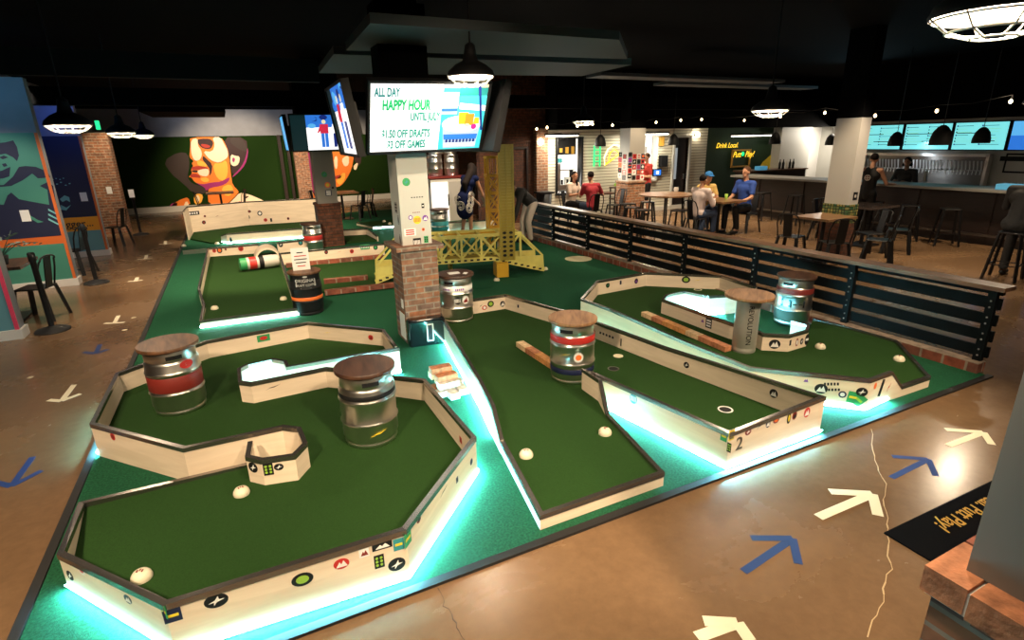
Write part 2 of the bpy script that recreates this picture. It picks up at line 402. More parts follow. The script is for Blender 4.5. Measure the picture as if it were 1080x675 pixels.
struct(MB().box((15.68, 4.5, 3.2), (.24, 10.6, 1.44)).build('wall_bar_upper', 'ceil'))
# windows and kitchen behind
def window(n, x0, x1, z0, z1, extra):
    w = struct(MB().box(((x0+x1)/2, SY+.45, (z0+z1)/2), (x1-x0+.4, .02, z1-z0+.3)).build('window_%d' % n, 'win'))
    f = MB(); t = .05
    for a, c, d in ((x0, (z0+z1)/2, 0), (x1, (z0+z1)/2, 0)): f.box((a, SY+.05, c), (t, .22, z1-z0))
    for c in (z0, z1): f.box(((x0+x1)/2, SY+.05, c), (x1-x0+t, .24, t))
    f.build('window_frame', 'blackmetal' if n == 1 else 'white', w)
    b = MB(); extra(b); b.build('kitchen_fittings', ['kitchen', 'black', 'scr_dark', 'steel', 'teal', 'gold'], w)
    return w
def k1(b):
    b.box((8.85, SY+.3, 2.0), (.62, .04, .44), 1)
    for i in range(3): b.box((8.65+.2*i, SY+.27, 1.9), (.1, .02, .12+.05*i), 5)
    b.box((8.55, SY+.35, 1.15), (.22, .1, .75), 3); b.box((8.62, SY+.3, 1.62), (.16, .05, .12), 4)
    b.box((8.9, SY+.33, 1.35), (.5, .08, .03), 3); b.box((8.95, SY+.3, 1.0), (.3, .1, .3), 0)
    b.box((8.75, SY+.28, .85), (.75, .14, .18), 3); b.box((9.0, SY+.26, 1.25), (.1, .05, .2), 1)
    for i in range(4): b.box((8.5+.18*i, SY+.25, 1.02), (.05, .05, .14), 1)
def k2(b):
    for i in range(4): b.box((11.45+.1*i, SY+.3, 1.9-.02*i), (.06, .05, .2), 3 if i % 2 else 1)
    b.box((11.6, SY+.33, 1.6), (.4, .05, .03), 3); b.box((11.55, SY+.3, 1.3), (.25, .1, .35), 0); b.box((11.75, SY+.28, 1.1), (.2, .1, .2), 3)
window(1, 8.33, 9.17, .7, 2.24, k1); window(2, 11.36, 11.9, .95, 2.24, k2)
d = struct(MB().box((12.9, SY+.1, 1.09), (.6, .06, 2.18)).build('door_1', 'darkwood'))
MB().box((12.75, SY+.06, 1.4), (.12, .02, .95)).build('door_glass', 'win_dim', d)
MB().box((13.1, SY+.03, 1.0), (.04, .05, .16)).build('door_handle', 'steel', d)
MB().box((12.57, SY+.05, 1.1), (.06, .26, 2.22)).box((13.23, SY+.05, 1.1), (.06, .26, 2.22)).box((12.9, SY+.05, 2.21), (.72, .26, .06)).build('door_frame', 'colwhite', d)
# ceiling things: soffit panels over the screens, a long beam, ducts
struct(MB().prism([(1.22, 4.95), (3.65, 4.9), (4.6, 6.0), (1.3, 6.4)], 3.12, 3.2).build('trim_1', 'panel'))
struct(MB().prism([(1.2, 6.55), (4.9, 6.3), (5.0, 7.6), (1.3, 8.3)], 3.1, 3.18).build('trim_2', 'panel'))
struct(MB().box((-1.2, 9.0, 3.2), (5.2, .12, .3)).build('trim_3', 'beam'))
struct(MB().prism([(-1.6, 16), (.2, 16), (.2, 19), (-1.6, 19)], 3.0, 3.5).build('trim_4', 'ceil'))
struct(MB().box((6, 13.0, 3.1), (26, .3, .3)).build('trim_5', 'ceil'))
for i, (x, y, ln) in enumerate([(9, 9.5, 5), (11.5, 10.5, 5)]):
    struct(MB().box((x, y, 3.35), (ln, .5, .06)).build('trim_%d' % (6+i), 'panel'))
# partition fins on the left, each carrying a printed poster
FIN = [8.45, 11.53, 14.6]
for i, y in enumerate(FIN):
    struct(MB().box((-4.1, y+.1, 1.63), (3.06, .2, 3.26)).build('wall_left_partition', 'greywall'))
    struct(MB().box((-4.09, y+.09, .06), (3.1, .25, .12)).build('baseboard_left', 'white'))
def zrect(b, x0, x1, z0, z1, y, mi): b.rect(x0, z0, x1, z1, y, mi)
def pt(px, py, y):
    p = OY(px, py, y); return (p.x, p.z)
def poster(i, label, fn, mats):
    y = FIN[i]-.004; t = thing('wall_poster', label, 'poster', (-3.3, y, .12))
    b = MB(); fn(b, y); b.build('printed_panel', mats, t)
    MB().box((-2.585, y-.008, 1.29), (.04, .02, 2.34)).build('edge_strip', 'art_pink' if i == 0 else 'art_orange', t)
    return t
PM = ['art_navy', 'art_teal', 'art_orange', 'art_sky', 'art_amber', 'art_cyan', 'art_black', 'paper']
def p1(b, y):
    zrect(b, -5, -2.6, .95, 2.46, y, 0); zrect(b, -5, -2.6, .12, .95, y, 3)
def p2(b, y):
    zrect(b, -5, -2.6, 1.02, 2.46, y, 1); zrect(b, -5, -2.6, .72, 1.02, y, 2); zrect(b, -5, -2.6, .12, .72, y, 1)
    P = lambda pts, k, e: b.flat([pt(px, py, y) for px, py in pts], y-.002-e*.002, k)
    # generic golfer silhouette: hair, shaded face, jacket
    P([(-12, 152), (6, 150), (14, 148), (18, 155), (20, 164), (18, 170), (14, 166), (6, 162), (-12, 165)], 0, 1)
    P([(-10, 182), (2, 180), (6, 178), (11, 176), (10, 186), (4, 188), (-10, 190)], 0, 1)
    P([(-1, 166), (4, 164), (9, 166), (3, 168)], 0, 1)
    P([(2, 173), (6, 172), (8, 175), (4, 176)], 0, 1)
    P([(-14, 196), (4, 195), (14, 186), (20, 176), (27, 175), (38, 176), (50, 181), (53, 187), (40, 188), (34, 183), (24, 190), (12, 196), (0, 197)], 0, 1)
    P([(42, 196), (50, 192), (56, 196), (62, 230), (68, 248), (-20, 255), (-20, 214), (4, 216), (8, 206), (12, 203), (20, 210), (30, 212), (52, 216), (50, 200)], 0, 1)
    for k in range(3): P([(51, 220+5*k), (62, 226+5*k), (63, 228+5*k), (51, 222+5*k)], 5, 2)
    P([(30, 226), (40, 232), (46, 234), (40, 235), (33, 231)], 1, 2)
def p3(b, y):
    zrect(b, -5, -2.6, .84, 2.46, y, 0); zrect(b, -5, -2.6, .55, .84, y, 4); zrect(b, -5, -2.6, .12, .55, y, 3)
    b.text('bigger...', -3.02, .7, .2, y-.004, 6, xs=1.0)
    P = lambda pts, k, e: b.flat([pt(px, py, y) for px, py in pts], y-.002-e*.002, k)
    P([(63, 210), (68, 206), (73, 208), (74, 213), (70, 211), (66, 213)], 5, 1); P([(64, 216), (70, 219), (75, 216), (70, 222), (64, 221)], 5, 1)
    for k in range(5): b.box((-3.22+.07*k, y-.004, 1.5+.03*(k % 3)), (.03, .004, .02), 5)
    for k in range(4): b.box((-3.2+.06*k, y-.004, 1.62+.02*(k % 2)), (.025, .004, .015), 5)
poster(0, 'navy and pale blue wall poster with a pink edge at the far left', p1, PM)
poster(1, 'teal and navy wall poster of a cheering golfer over an orange band', p2, PM)
poster(2, 'dark navy wall poster with an orange band reading bigger', p3, PM)
struct(MB().box((-3.0, 18.45, 1.3), (.75, .5, 2.6)).build('wall_left_pier', 'brickfar'))
for (px, py, y, lab) in [(90, 218, 11.4-.0, None)]: pass
for lab, x, z, y in [('small white notice stuck on the teal golfer poster', -3.0, 1.2, FIN[1]-.012), ('small white notice stuck on the navy poster above bigger', -2.76, 1.25, FIN[2]-.012), ('small white notice on the brick pier past the posters', -2.86, 1.15, 18.197)]:
    tag(MB().rect(x-.06, z-.09, x+.06, z+.09, y, 0).build('paper_notice', 'paper'), lab, 'notice', 'paper notices on the left')
# ------------------------------------------------------------------ murals on the far wall (generic smiling faces)
def soften(pts, n=2):
    for _ in range(n):
        q = []
        for i in range(len(pts)):
            a_, b_ = pts[i], pts[(i+1) % len(pts)]
            q += [(a_[0]*.75+b_[0]*.25, a_[1]*.75+b_[1]*.25), (a_[0]*.25+b_[0]*.75, a_[1]*.25+b_[1]*.75)]
        pts = q
    return pts
def mural(label, polys, x0):
    t = thing('wall_mural', label, 'mural', (x0, MW, .3))
    b = MB()
    for lay, m, pts in polys: b.flat([pt(px, py, MW) for px, py in soften(pts, 1)], MW-.004-.004*lay, m, .003)
    b.build('painted_face', ['mur_or', 'mur_red', 'mur_hi', 'mur_yel', 'mur_mag', 'mur_dk', 'mur_brown', 'offwhite'], t)
mural('big orange and black mural of a smiling capped man on the far turf wall', [
    (0, 6, [(172.0, 169.7), (188.0, 160.3), (198.7, 161.7), (200.0, 175.0), (197.3, 187.0), (202.7, 193.7), (212.0, 196.3), (220.0, 197.7), (217.3, 204.3), (204.0, 204.3), (193.3, 193.7), (180.0, 183.0)]),
    (0, 5, [(233.3, 144.6), (260.0, 144.6), (261.3, 161.7), (254.7, 177.7), (245.3, 187.0), (242.7, 168.3)]),
    (1, 0, [(200.0, 144.6), (233.3, 144.6), (237.3, 151.0), (240.7, 159.0), (241.6, 168.3), (242.7, 175.0), (243.7, 185.7), (245.3, 195.0), (252.0, 201.7), (250.7, 204.3), (238.7, 216.3), (220.0, 216.3), (218.7, 201.7), (224.0, 195.0), (213.3, 195.7), (205.3, 192.3), (202.0, 187.0), (198.7, 187.0), (202.7, 183.0), (201.3, 178.3), (204.0, 175.0), (202.0, 172.3), (204.7, 169.9), (200.0, 166.3), (200.0, 161.0), (201.1, 151.0)]),
    (2, 2, [(201.3, 147.0), (208.7, 145.7), (208.7, 153.7), (212.0, 157.7), (213.3, 163.7), (210.0, 169.7), (205.3, 169.4), (202.7, 165.0), (201.3, 159.0)]),
    (2, 2, [(214.0, 159.0), (224.0, 160.3), (226.7, 152.3), (224.0, 144.6), (232.7, 144.6), (236.7, 152.3), (240.0, 158.3), (240.7, 165.0), (237.3, 168.3), (231.3, 171.7), (224.0, 169.9), (218.7, 165.7)]),
    (2, 3, [(207.3, 168.3), (213.3, 169.9), (218.7, 173.7), (217.3, 176.3), (208.7, 175.0)]),
    (2, 5, [(207.3, 147.7), (212.0, 146.2), (221.3, 146.2), (225.3, 149.7), (224.0, 155.0), (221.3, 157.4), (215.3, 157.0), (210.7, 154.3)]),
    (3, 1, [(211.3, 151.7), (218.7, 152.3), (222.7, 154.7), (218.7, 156.3), (213.3, 155.0)]),
    (2, 5, [(214.0, 163.7), (218.7, 168.3), (224.0, 173.0), (223.5, 181.7), (220.7, 186.3), (221.6, 179.0), (218.0, 173.7), (213.3, 168.3)]),
    (2, 1, [(202.0, 176.3), (208.7, 174.7), (217.3, 175.7), (220.7, 179.0), (208.0, 179.0), (202.0, 179.0)]),
    (2, 5, [(201.3, 179.7), (208.7, 179.3), (208.7, 181.9), (204.0, 181.9)]),
    (3, 2, [(208.7, 179.3), (219.3, 177.4), (220.7, 181.7), (218.7, 186.3), (212.0, 185.4), (208.3, 182.3)]),
    (2, 1, [(202.0, 183.0), (208.7, 183.3), (212.7, 187.7), (206.7, 187.3), (200.0, 186.7)]),
    (2, 3, [(211.3, 187.7), (218.7, 187.0), (221.3, 191.0), (216.0, 192.3), (212.0, 190.3)]),
    (2, 3, [(224.7, 172.3), (233.3, 172.3), (238.7, 168.3), (240.7, 179.0), (238.7, 188.3), (232.7, 191.0), (226.7, 184.3)]),
    (2, 4, [(205.3, 192.3), (213.3, 194.7), (224.0, 192.3), (233.3, 191.7), (240.0, 187.7), (242.7, 187.0), (240.7, 192.3), (232.7, 196.3), (222.7, 197.7), (217.3, 201.7), (216.0, 197.7)]),
    (2, 3, [(233.3, 197.7), (242.7, 193.7), (246.7, 200.3), (242.7, 207.0), (236.0, 205.7)]),
    (2, 2, [(243.3, 162.3), (248.0, 164.3), (253.1, 165.0), (252.0, 173.0), (247.3, 175.7), (242.7, 173.0)]),
    (3, 4, [(245.3, 165.7), (248.3, 167.3), (246.7, 171.7), (244.7, 169.9)]),
    (1, 6, [(242.7, 144.6), (254.7, 145.7), (260.0, 153.7), (260.7, 160.3), (254.7, 159.0), (246.7, 153.7), (242.7, 149.7)]),
    (2, 4, [(260.8, 155.0), (262.1, 161.7), (258.7, 173.7), (252.0, 181.7), (245.1, 187.3), (245.6, 185.1), (252.7, 178.3), (257.3, 171.0), (260.3, 161.7)]),
    (1, 2, [(238.7, 217.0), (246.7, 209.7), (252.7, 203.0), (260.0, 204.3), (268.0, 207.0), (282.7, 213.9), (284.0, 216.3)]),
    (2, 1, [(246.7, 216.3), (252.7, 211.7), (254.7, 213.7), (250.7, 216.6)]),
    (2, 5, [(258.0, 208.3), (261.3, 206.3), (262.7, 207.0), (259.3, 209.7)]),
    (1, 0, [(180.0, 218.3), (184.0, 213.7), (192.0, 209.7), (198.7, 207.7), (201.3, 217.0)]),
    (2, 2, [(193.3, 217.7), (196.7, 211.0), (200.0, 217.0)]),
    (1, 4, [(178.7, 219.0), (180.0, 215.0), (188.0, 213.0), (185.3, 219.0)]),
    (1, 3, [(204.0, 207.0), (208.7, 203.7), (214.7, 205.7), (212.0, 215.0), (205.3, 215.7)]),
    (2, 2, [(206.0, 207.7), (208.7, 205.0), (211.3, 209.7), (208.7, 214.3)])], .0)
mural('orange and magenta mural of a face behind the second brick column', [
    (0, 4, [(316, 162), (336, 160), (340, 214), (318, 212), (320, 190)]),
    (1, 0, [(322, 164), (332, 162), (334, 190), (326, 196), (324, 212), (336, 213), (350, 212), (352, 198), (360, 196), (366, 188), (371, 178), (373, 166), (374, 160), (345, 160)]),
    (2, 2, [(360, 168), (364, 165), (368, 164), (368, 174), (363, 176)]), (2, 2, [(352, 166), (356, 164), (356, 178), (353, 178)]),
    (2, 1, [(352, 186), (360, 184), (360, 188), (353, 189)]), (2, 3, [(354, 190), (364, 180), (364, 190), (358, 196)]),
    (1, 5, [(373, 160), (382, 160), (380, 176), (374, 172)]), (2, 2, [(373, 174), (378, 171), (376, 179), (373, 179)]),
    (2, 4, [(322, 164), (328, 164), (330, 186), (334, 206), (326, 200)])], 3.0)
struct(MB().box((1.93, MW-.06, 1.28), (.12, .1, 2.56)).box((2.2, MW-.05, 1.28), (.1, .1, 2.56)).build('trim_8', 'darkwood'))
struct(MB().box((2.62, MW-.15, 1.28), (.5, .3, 2.56)).build('wall_back_pier', 'brickfar'))
# ------------------------------------------------------------------ the course carpet
CZ = .016
cp = thing('course_carpet', 'large rectangle of green turf carpet under the mini golf holes', 'carpet', (2.4, 10, 0))
MB().prism([(-1.21, 2.31), (6.1, 2.31), (6.05, 19.2), (-1.15, 19.2)], .0005, CZ, 0).build('turf', 'carpet', cp)
b = MB()
for p0, p1 in (((-1.24, 2.28), (6.12, 2.28)), ((-1.24, 2.28), (-1.18, 19.2))): b.bar((*p0, .01), (*p1, .01), .05, .019)
b.build('rubber_edging', 'rubber', cp)
# ------------------------------------------------------------------ hole builder
def norm2(a, b):
    d = Vector((b[0]-a[0], b[1]-a[1])).normalized(); return Vector((-d.y, d.x))
def offset(pts, k, closed=False):
    n = len(pts); out = []
    for i, p in enumerate(pts):
        ns = []
        if i > 0 or closed: ns.append(norm2(pts[i-1], p))
        if i < n-1 or closed: ns.append(norm2(p, pts[(i+1) % n]))
        m = sum(ns, Vector((0, 0)))
        if m.length < 1e-5: m = ns[0]
        m.normalize(); c = max(.45, m.dot(ns[0]))
        out.append((p[0]+m.x*k/c, p[1]+m.y*k/c))
    return out
BOARDS = {}
def seg_prism(b, a0, a1, o0, o1, z00, z01, z10, z11, mi=0):
    vs = [(*a0, z00), (*a1, z01), (*o1, z01), (*o0, z00), (*a0, z10), (*a1, z11), (*o1, z11), (*o0, z10)]
    fs = [(3, 2, 1, 0), (4, 5, 6, 7), (0, 1, 5, 4), (1, 2, 6, 5), (2, 3, 7, 6), (3, 0, 4, 7)]
    cr = (a1[0]-a0[0])*(o0[1]-a0[1])-(a1[1]-a0[1])*(o0[0]-a0[0])
    if cr < 0: fs = [f[::-1] for f in fs]
    b.add(vs, fs, mi)
def walls(t, key, pz, side, z0=.02, th=.024, led=(), ledm='led', skip=(), trim_h=.028):
    """pz: list of (px, py, rim height); boards are set outwards on `side` of the rim line"""
    pts = [G2(px, py, z) for px, py, z in pz]; zt = [q[2] for q in pz]
    out = offset(pts, side*th); ti = offset(pts, -side*.004); to = offset(pts, side*(th+.004))
    l0 = offset(pts, side*(th+.001)); l1 = offset(pts, side*(th+.014))
    for i in range(len(pts)-1):
        if i in skip: continue
        b = MB(); seg_prism(b, pts[i], pts[i+1], out[i], out[i+1], z0, z0, zt[i], zt[i+1])
        bd = b.build('border_board', 'plywood', t)
        b = MB(); seg_prism(b, ti[i], ti[i+1], to[i], to[i+1], zt[i]-trim_h, zt[i+1]-trim_h, zt[i]+.003, zt[i+1]+.003)
        b.build('edge_trim', 'trim', bd)
        if i in led:
            b = MB(); zb = z0+.01
            vs = [(*l0[i], zb), (*l0[i+1], zb), (*l0[i+1], zb+.024), (*l0[i], zb+.024), (*l1[i], zb+.024), (*l1[i+1], zb+.024)]
            b.add(vs, [(0, 1, 5, 4) if side > 0 else (4, 5, 1, 0)], 0); b.add(vs, [(3, 4, 5, 2), (0, 4, 3), (1, 2, 5), (0, 3, 2, 1)], 1)
            b.build('led_strip', [ledm, 'led_top'], bd)
        BOARDS[(key, i)] = (bd, pts[i], pts[i+1], out[i], out[i+1], side)
    return pts
def green(t, poly, z, z0=.02, name='putting_green'):
    return MB().prism([tuple(p) for p in poly], z0, z).build(name, 'putting', t)
STK = {'red': 'red', 'black': 'black', 'white': 'paper', 'yellow': 'yellow', 'navy': 'navy', 'teal': 'teal', 'green': 'green', 'lime': 'limegreen', 'orange': 'orange', 'purple': 'purple', 'brown': 'darkred', 'grey': 'steel_dark'}
def stick(key, i, px, py, w, h, base, mark, kind='disc', face='in', style=0, tilt=0):
    bd, a0, a1, o0, o1, side = BOARDS[(key, i)]
    p0, p1 = (a0, a1) if face == 'in' else (o0, o1)
    n = norm2(p0, p1)*(1 if face != 'in' else -1)*side
    d = ray(px, py); N = Vector((n.x, n.y, 0)); tt = (Vector((*p0, 0))-CAM).dot(N)/d.dot(N); P = CAM+d*tt
    X = Vector((0, 0, 1)).cross(N).normalized()
    M = Matrix(((X.x, -N.x, 0, P.x+N.x*.0015), (X.y, -N.y, 0, P.y+N.y*.0015), (0, 0, 1, P.z), (0, 0, 0, 1)))
    if tilt: M = M @ Matrix.Rotation(R(tilt), 4, 'Y')
    b = MB(); b.M = M
    draw_sticker(b, w, h, kind, style)
    o = b.build('sticker', [STK[base], STK[mark]], bd)
    return o
def draw_sticker(b, w, h, kind, style):
    if kind == 'disc': b.disc(0, 0, w/2, h/2, 0, 0, 18, .001)
    elif kind == 'rect': b.rect(-w/2, -h/2, w/2, h/2, 0, 0, .001)
    if style == 0: b.disc(0, 0, w*.3, h*.3, -.001, 1, 12, .001)
    elif style == 1:
        b.rect(-w*.34, -h*.1, w*.34, h*.1, -.001, 1, .001)
    elif style == 2:
        b.flat([(-w*.32, -h*.1), (-w*.05, h*.05), (w*.1, h*.32), (w*.12, h*.06), (w*.34, h*.04), (w*.02, -h*.1), (-w*.12, -h*.32), (-w*.1, -h*.08)], -.001, 1, .001)
    elif style == 3:
        for k in (-1, 0, 1): b.rect(-w*.36, h*(.28*k-.08), w*.36, h*(.28*k+.08), -.001, 1, .001)
    elif style == 4:
        for x in (-.22, .22):
            for z in (-.26, 0, .26): b.disc(w*x, h*z, w*.15, h*.1, -.001, 1, 8, .001)
    elif style == 5:
        b.flat([(-w*.35, -h*.3), (-w*.1, h*.2), (0, -h*.05), (w*.15, h*.3), (w*.38, -h*.3)], -.001, 1, .001)
    elif style == 6:   # squiggle decal, no backing
        b.flat([(-w/2, -h*.4), (-w*.2, -h*.05), (w*.1, 0), (w/2, h*.45), (w*.15, h*.2), (-w*.15, h*.1)], 0, 1, .001)
    elif style == 7:   # letter blocks
        for k in range(5): b.rect(-w*.4+k*w*.17, -h*.25, -w*.4+k*w*.17+w*.1, h*.25, -.001, 1, .001)
    elif style == 8:   # numeral two
        b.text('2', 0, 0, h, -.001, 1)
def cup(t, x, y, z, r=.054, ring='paper', name='cup'):
    MB().lathe([(r, .001), (r, .003), (r*.8, .003), (r*.78, .0015)], (x, y, z), 24, 0, cap=False).lathe([(r*.8, .0012), (0.001, .0012)], (x, y, z), 24, 1, cap=False).build(name, [ring, 'black'], t)
# ------------------------------------------------------------------ hole 1 (front left)
SZ = .10
def gl(pz): return [G2(*q) for q in pz]
h1 = thing('mini_golf_hole', 'front left U-shaped golf hole with hooked plywood wall and two kegs standing on it', 'golf hole', (.2, 3.6, .016), 0, 'plywood walled golf holes')
A = [(262, 466, .285), (259, 482, .285), (275, 485.6, .285), (311, 480.4, .285), (323.8, 467, .285), (317, 450.8, .285), (298.6, 448.5, .285),
     (195.1, 471, .285), (99.5, 446, .285), (125.5, 393.5, .285), (217.8, 360, .285), (324, 340.5, .285), (402.6, 347.8, .285), (416, 365.5, .285)]
B = [(420.4, 366.3, .285), (304.6, 386, .285), (302, 380.5, .285), (287.8, 378, .285), (260, 384, .285), (250.5, 389, .285), (251.7, 403, .285), (264.3, 404.5, .285),
     (343, 388.5, .285), (354, 389.5, .285), (417.4, 398, .285), (446, 401, .29), (497.8, 461.5, .31), (424.6, 556.7, .33), (176, 633.6, .3), (67, 582, .24), (88, 531, .13), (262, 490, .115)]
walls(h1, 'A', A, 1, led={8})
walls(h1, 'B', B, 1, led={0, 3, 7, 9, 11, 12, 13, 14}, trim_h=.028)
green(h1, gl(A[1:])+gl(B), SZ)
# hole 2 (centre)
h2 = thing('mini_golf_hole', 'long central golf hole with a square tee and a box numbered 2 at right', 'golf hole', (2.3, 4, .016), 0, 'plywood walled golf holes')
D = [(531, 464, .13), (521.7, 427.3, .29), (507.4, 400, .29), (489.6, 371, .29), (460, 322, .29), (499, 316, .29), (532.6, 311, .29), (602, 330, .29), (700, 366, .29),
     (865, 418, .33), (769, 455, .3), (627, 393, .29), (613.8, 389.3, .29), (631.5, 401, .29), (639.5, 437, .125), (695.4, 497.4, .12), (572, 540, .12), (531, 464, .12)]
walls(h2, 'D', D, 1, led={1, 2, 3, 9, 10, 12, 13}, skip=())
green(h2, gl(D[:-1]), SZ)
# hole 3 (right)
h3 = thing('mini_golf_hole', 'right-hand golf hole beside the slat fence, wrapped around a hollow hooked wall', 'golf hole', (4.4, 3.8, .016), 0, 'plywood walled golf holes')
EE = [(857, 336, .12), (883.5, 342.4, .12), (943, 359, .12), (946.6, 362, .12), (977.7, 396.6, .12), (948.4, 406.4, .12), (938.6, 391.3, .29), (916.4, 399.3, .3), (792, 387, .3), (720, 358.3, .3),
      (645, 325.7, .3), (614.8, 315, .3), (630.8, 296.6, .3), (681.8, 287.7, .3), (759.6, 291, .3), (797, 303, .3)]
FF = [(795, 307, .275), (764, 311, .275), (748, 312, .275), (722, 306.7, .275), (709, 309, .275), (702, 311, .275), (698, 316, .275), (770, 341, .275), (795.4, 347.6, .275), (805, 352.5, .275), (833, 354, .275),
      (852.5, 348.5, .275), (854, 342.7, .275), (836, 338, .275)]
walls(h3, 'E', EE, 1, led={6, 7, 8, 9, 10})
walls(h3, 'F', FF, 1, led={1, 2, 3, 6, 7, 9})
green(h3, gl(EE)+gl(FF[:-1]), SZ)
# hole 4 (left, behind)
h4 = thing('mini_golf_hole', 'rectangular golf hole behind the first keg with a white-lit front board and tunnel', 'golf hole', (.1, 9.5, .016), 0, 'plywood walled golf holes')
HH = [(314, 324.7, .12), (213, 337.8, .12), (216, 321, .15), (210.5, 304, .22), (220, 262, .25), (272, 257.5, .25)]
HI = [(292, 256, .25), (330, 252, .25)]
HJ = [(294, 267, .25), (308, 311, .22), (314, 324.7, .12)]
walls(h4, 'H', HH, 1, led=(0,), ledm='led_soft'); walls(h4, 'I', HI, 1); walls(h4, 'J', HJ, 1)
green(h4, [G2(314, 324.7, .12), G2(213, 337.8, .12), G2(216, 321, .15), G2(211, 304, .22), G2(220, 262, .25), G2(293, 257, .25), G2(294, 267, .25)], SZ-.02)
# tunnel arch in its back wall
tc_ = G(283, 274, .06); b = MB(); n = 12
ao = [(math.cos(PI*k/n), math.sin(PI*k/n)) for k in range(n+1)]
for k in range(n):
    (c0, s0), (c1, s1) = ao[k], ao[k+1]
    for r0, r1 in ((.2, .235),):
        q = [(r0*c0, r0*s0), (r1*c0, r1*s0), (r1*c1, r1*s1), (r0*c1, r0*s1)]
        vs = [(tc_.x+x, tc_.y+y, .06+z) for y in (0, .5) for x, z in q]
        b.add(vs, [(0, 1, 2, 3), (7, 6, 5, 4), (0, 4, 5, 1), (1, 5, 6, 2), (2, 6, 7, 3), (3, 7, 4, 0)], 0)
b.build('tunnel_arch', 'plywood', h4)
# lane 5: board leading to the yellow bridge
h5 = thing('mini_golf_hole', 'golf lane with a pale board and brick edging leading to the yellow bridge', 'golf hole', (1.6, 10.5, .016), 0, 'plywood walled golf holes')
walls(h5, 'K', [(296, 267, .25), (405, 257, .25)], 1)
p0, p1 = G(300, 281, .02), G(404, 271, .02)
green(h5, [(p0.x, p0.y), G2(340, 309, .02), G2(415, 303, .02), (p1.x, p1.y)], .035, name='putting_green')
# far holes
h6 = thing('mini_golf_hole', 'far left golf hole with the tall sticker-dotted rear board before the mural', 'golf hole', (.4, 16.5, .016), 0, 'plywood walled golf holes')
def wwalls(t, key, pts, zt, side, **k):
    global G2
    keep = G2; G2 = lambda x, y, z=0: (x, y)
    walls(t, key, [(x, y, z) for (x, y), z in zip(pts, zt)], side, **k); G2 = keep
wwalls(h6, 'L', [(-1.08, 15.7), (-1.05, 16.95), (.37, 17.6), (2.2, 17.3)], [.72, .72, .7, .7], 1)
wwalls(h6, 'M', [(1.65, 14.42), (-.22, 14.55), (-.34, 14.75)], [.26, .26, .2], 1, led={0, 1}, ledm='led_soft')
green(h6, [(-1.05, 15.7), (-1.03, 16.9), (.37, 17.5), (2.1, 17.3), (1.7, 14.5), (-.22, 14.62), (-.6, 14.8)], .05)
b = MB(); b.bar((-1.1, 13.6, .06), (-.55, 13.55, .06), .05, .08); b.build('low_kerb', 'steel', h6)
h7 = thing('mini_golf_hole', 'small wedge golf hole with a timber rim right of the far brick column', 'golf hole', (2.6, 13.6, .016), 0, 'plywood walled golf holes')
wwalls(h7, 'N', [(2.3, 14.0), (2.85, 13.85), (2.9, 12.9)], [.2, .2, .14], 1)
green(h7, [(2.3, 13.95), (2.85, 13.8), (2.88, 12.9), (2.2, 13.0)], .06)
h8 = thing('mini_golf_hole', 'low far golf tee with a white-lit front edge right of the far brick column', 'golf hole', (3.6, 15.4, .016), 0, 'plywood walled golf holes')
wwalls(h8, 'O', [(4.3, 14.85), (3.3, 14.95), (3.05, 15.9)], [.1, .1, .1], 1, led={0}, ledm='led_soft')
green(h8, [(4.3, 14.9), (3.32, 15.0), (3.08, 15.9), (4.5, 16)], .09)
h9 = thing('mini_golf_hole', 'aqua-lit golf hole behind the yellow bridge at the leaning girl', 'golf hole', (5.2, 13, .016), 0, 'plywood walled golf holes')
wwalls(h9, 'Q', [(5.9, 12.9), (4.5, 13.1), (4.1, 14.6)], [.3, .3, .3], 1, led={0}, ledm='led_soft')
green(h9, [(5.9, 12.95), (4.55, 13.15), (4.15, 14.6), (5.9, 14.6)], .12)
# cups and rings
for h, px, py, z, ring, nm in ((h2, 765, 432, SZ, 'paper', 'cup'), (h2, 647, 389, SZ, 'steel_dark', 'cup'), (h3, 736, 305.5, SZ, 'tape_white', 'cup')):
    p = G(px, py, z); cup(h, p.x, p.y, z, .056 if ring != 'paper' else .06, ring, nm)
p = G(652, 375.5, SZ); MB().lathe([(.05, .001), (.05, .003)], (p.x, p.y, SZ), 20).build('tee_spot', 'tape_white', h2)
for px, py, r, lab in ((610, 273, .26, 'pale tan light spot painted on the carpet right of the yellow bridge'), (508, 301, .2, 'faint round light spot painted on the carpet behind the pale banded keg'), (338, 282, .2, 'dark painted shadow circle with a cup on the lane behind the black barrel')):
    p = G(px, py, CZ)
    tag(MB().lathe([(r, 0), (r, .004)], (p.x, p.y, CZ+(.02 if r == .2 and px < 400 else 0)), 28).build('carpet_disc', 'light_spot' if r > .25 else 'carpet' if px > 400 else 'putting'), lab, 'disc')  # coloured discs paint the light spots and the dark shadow circle
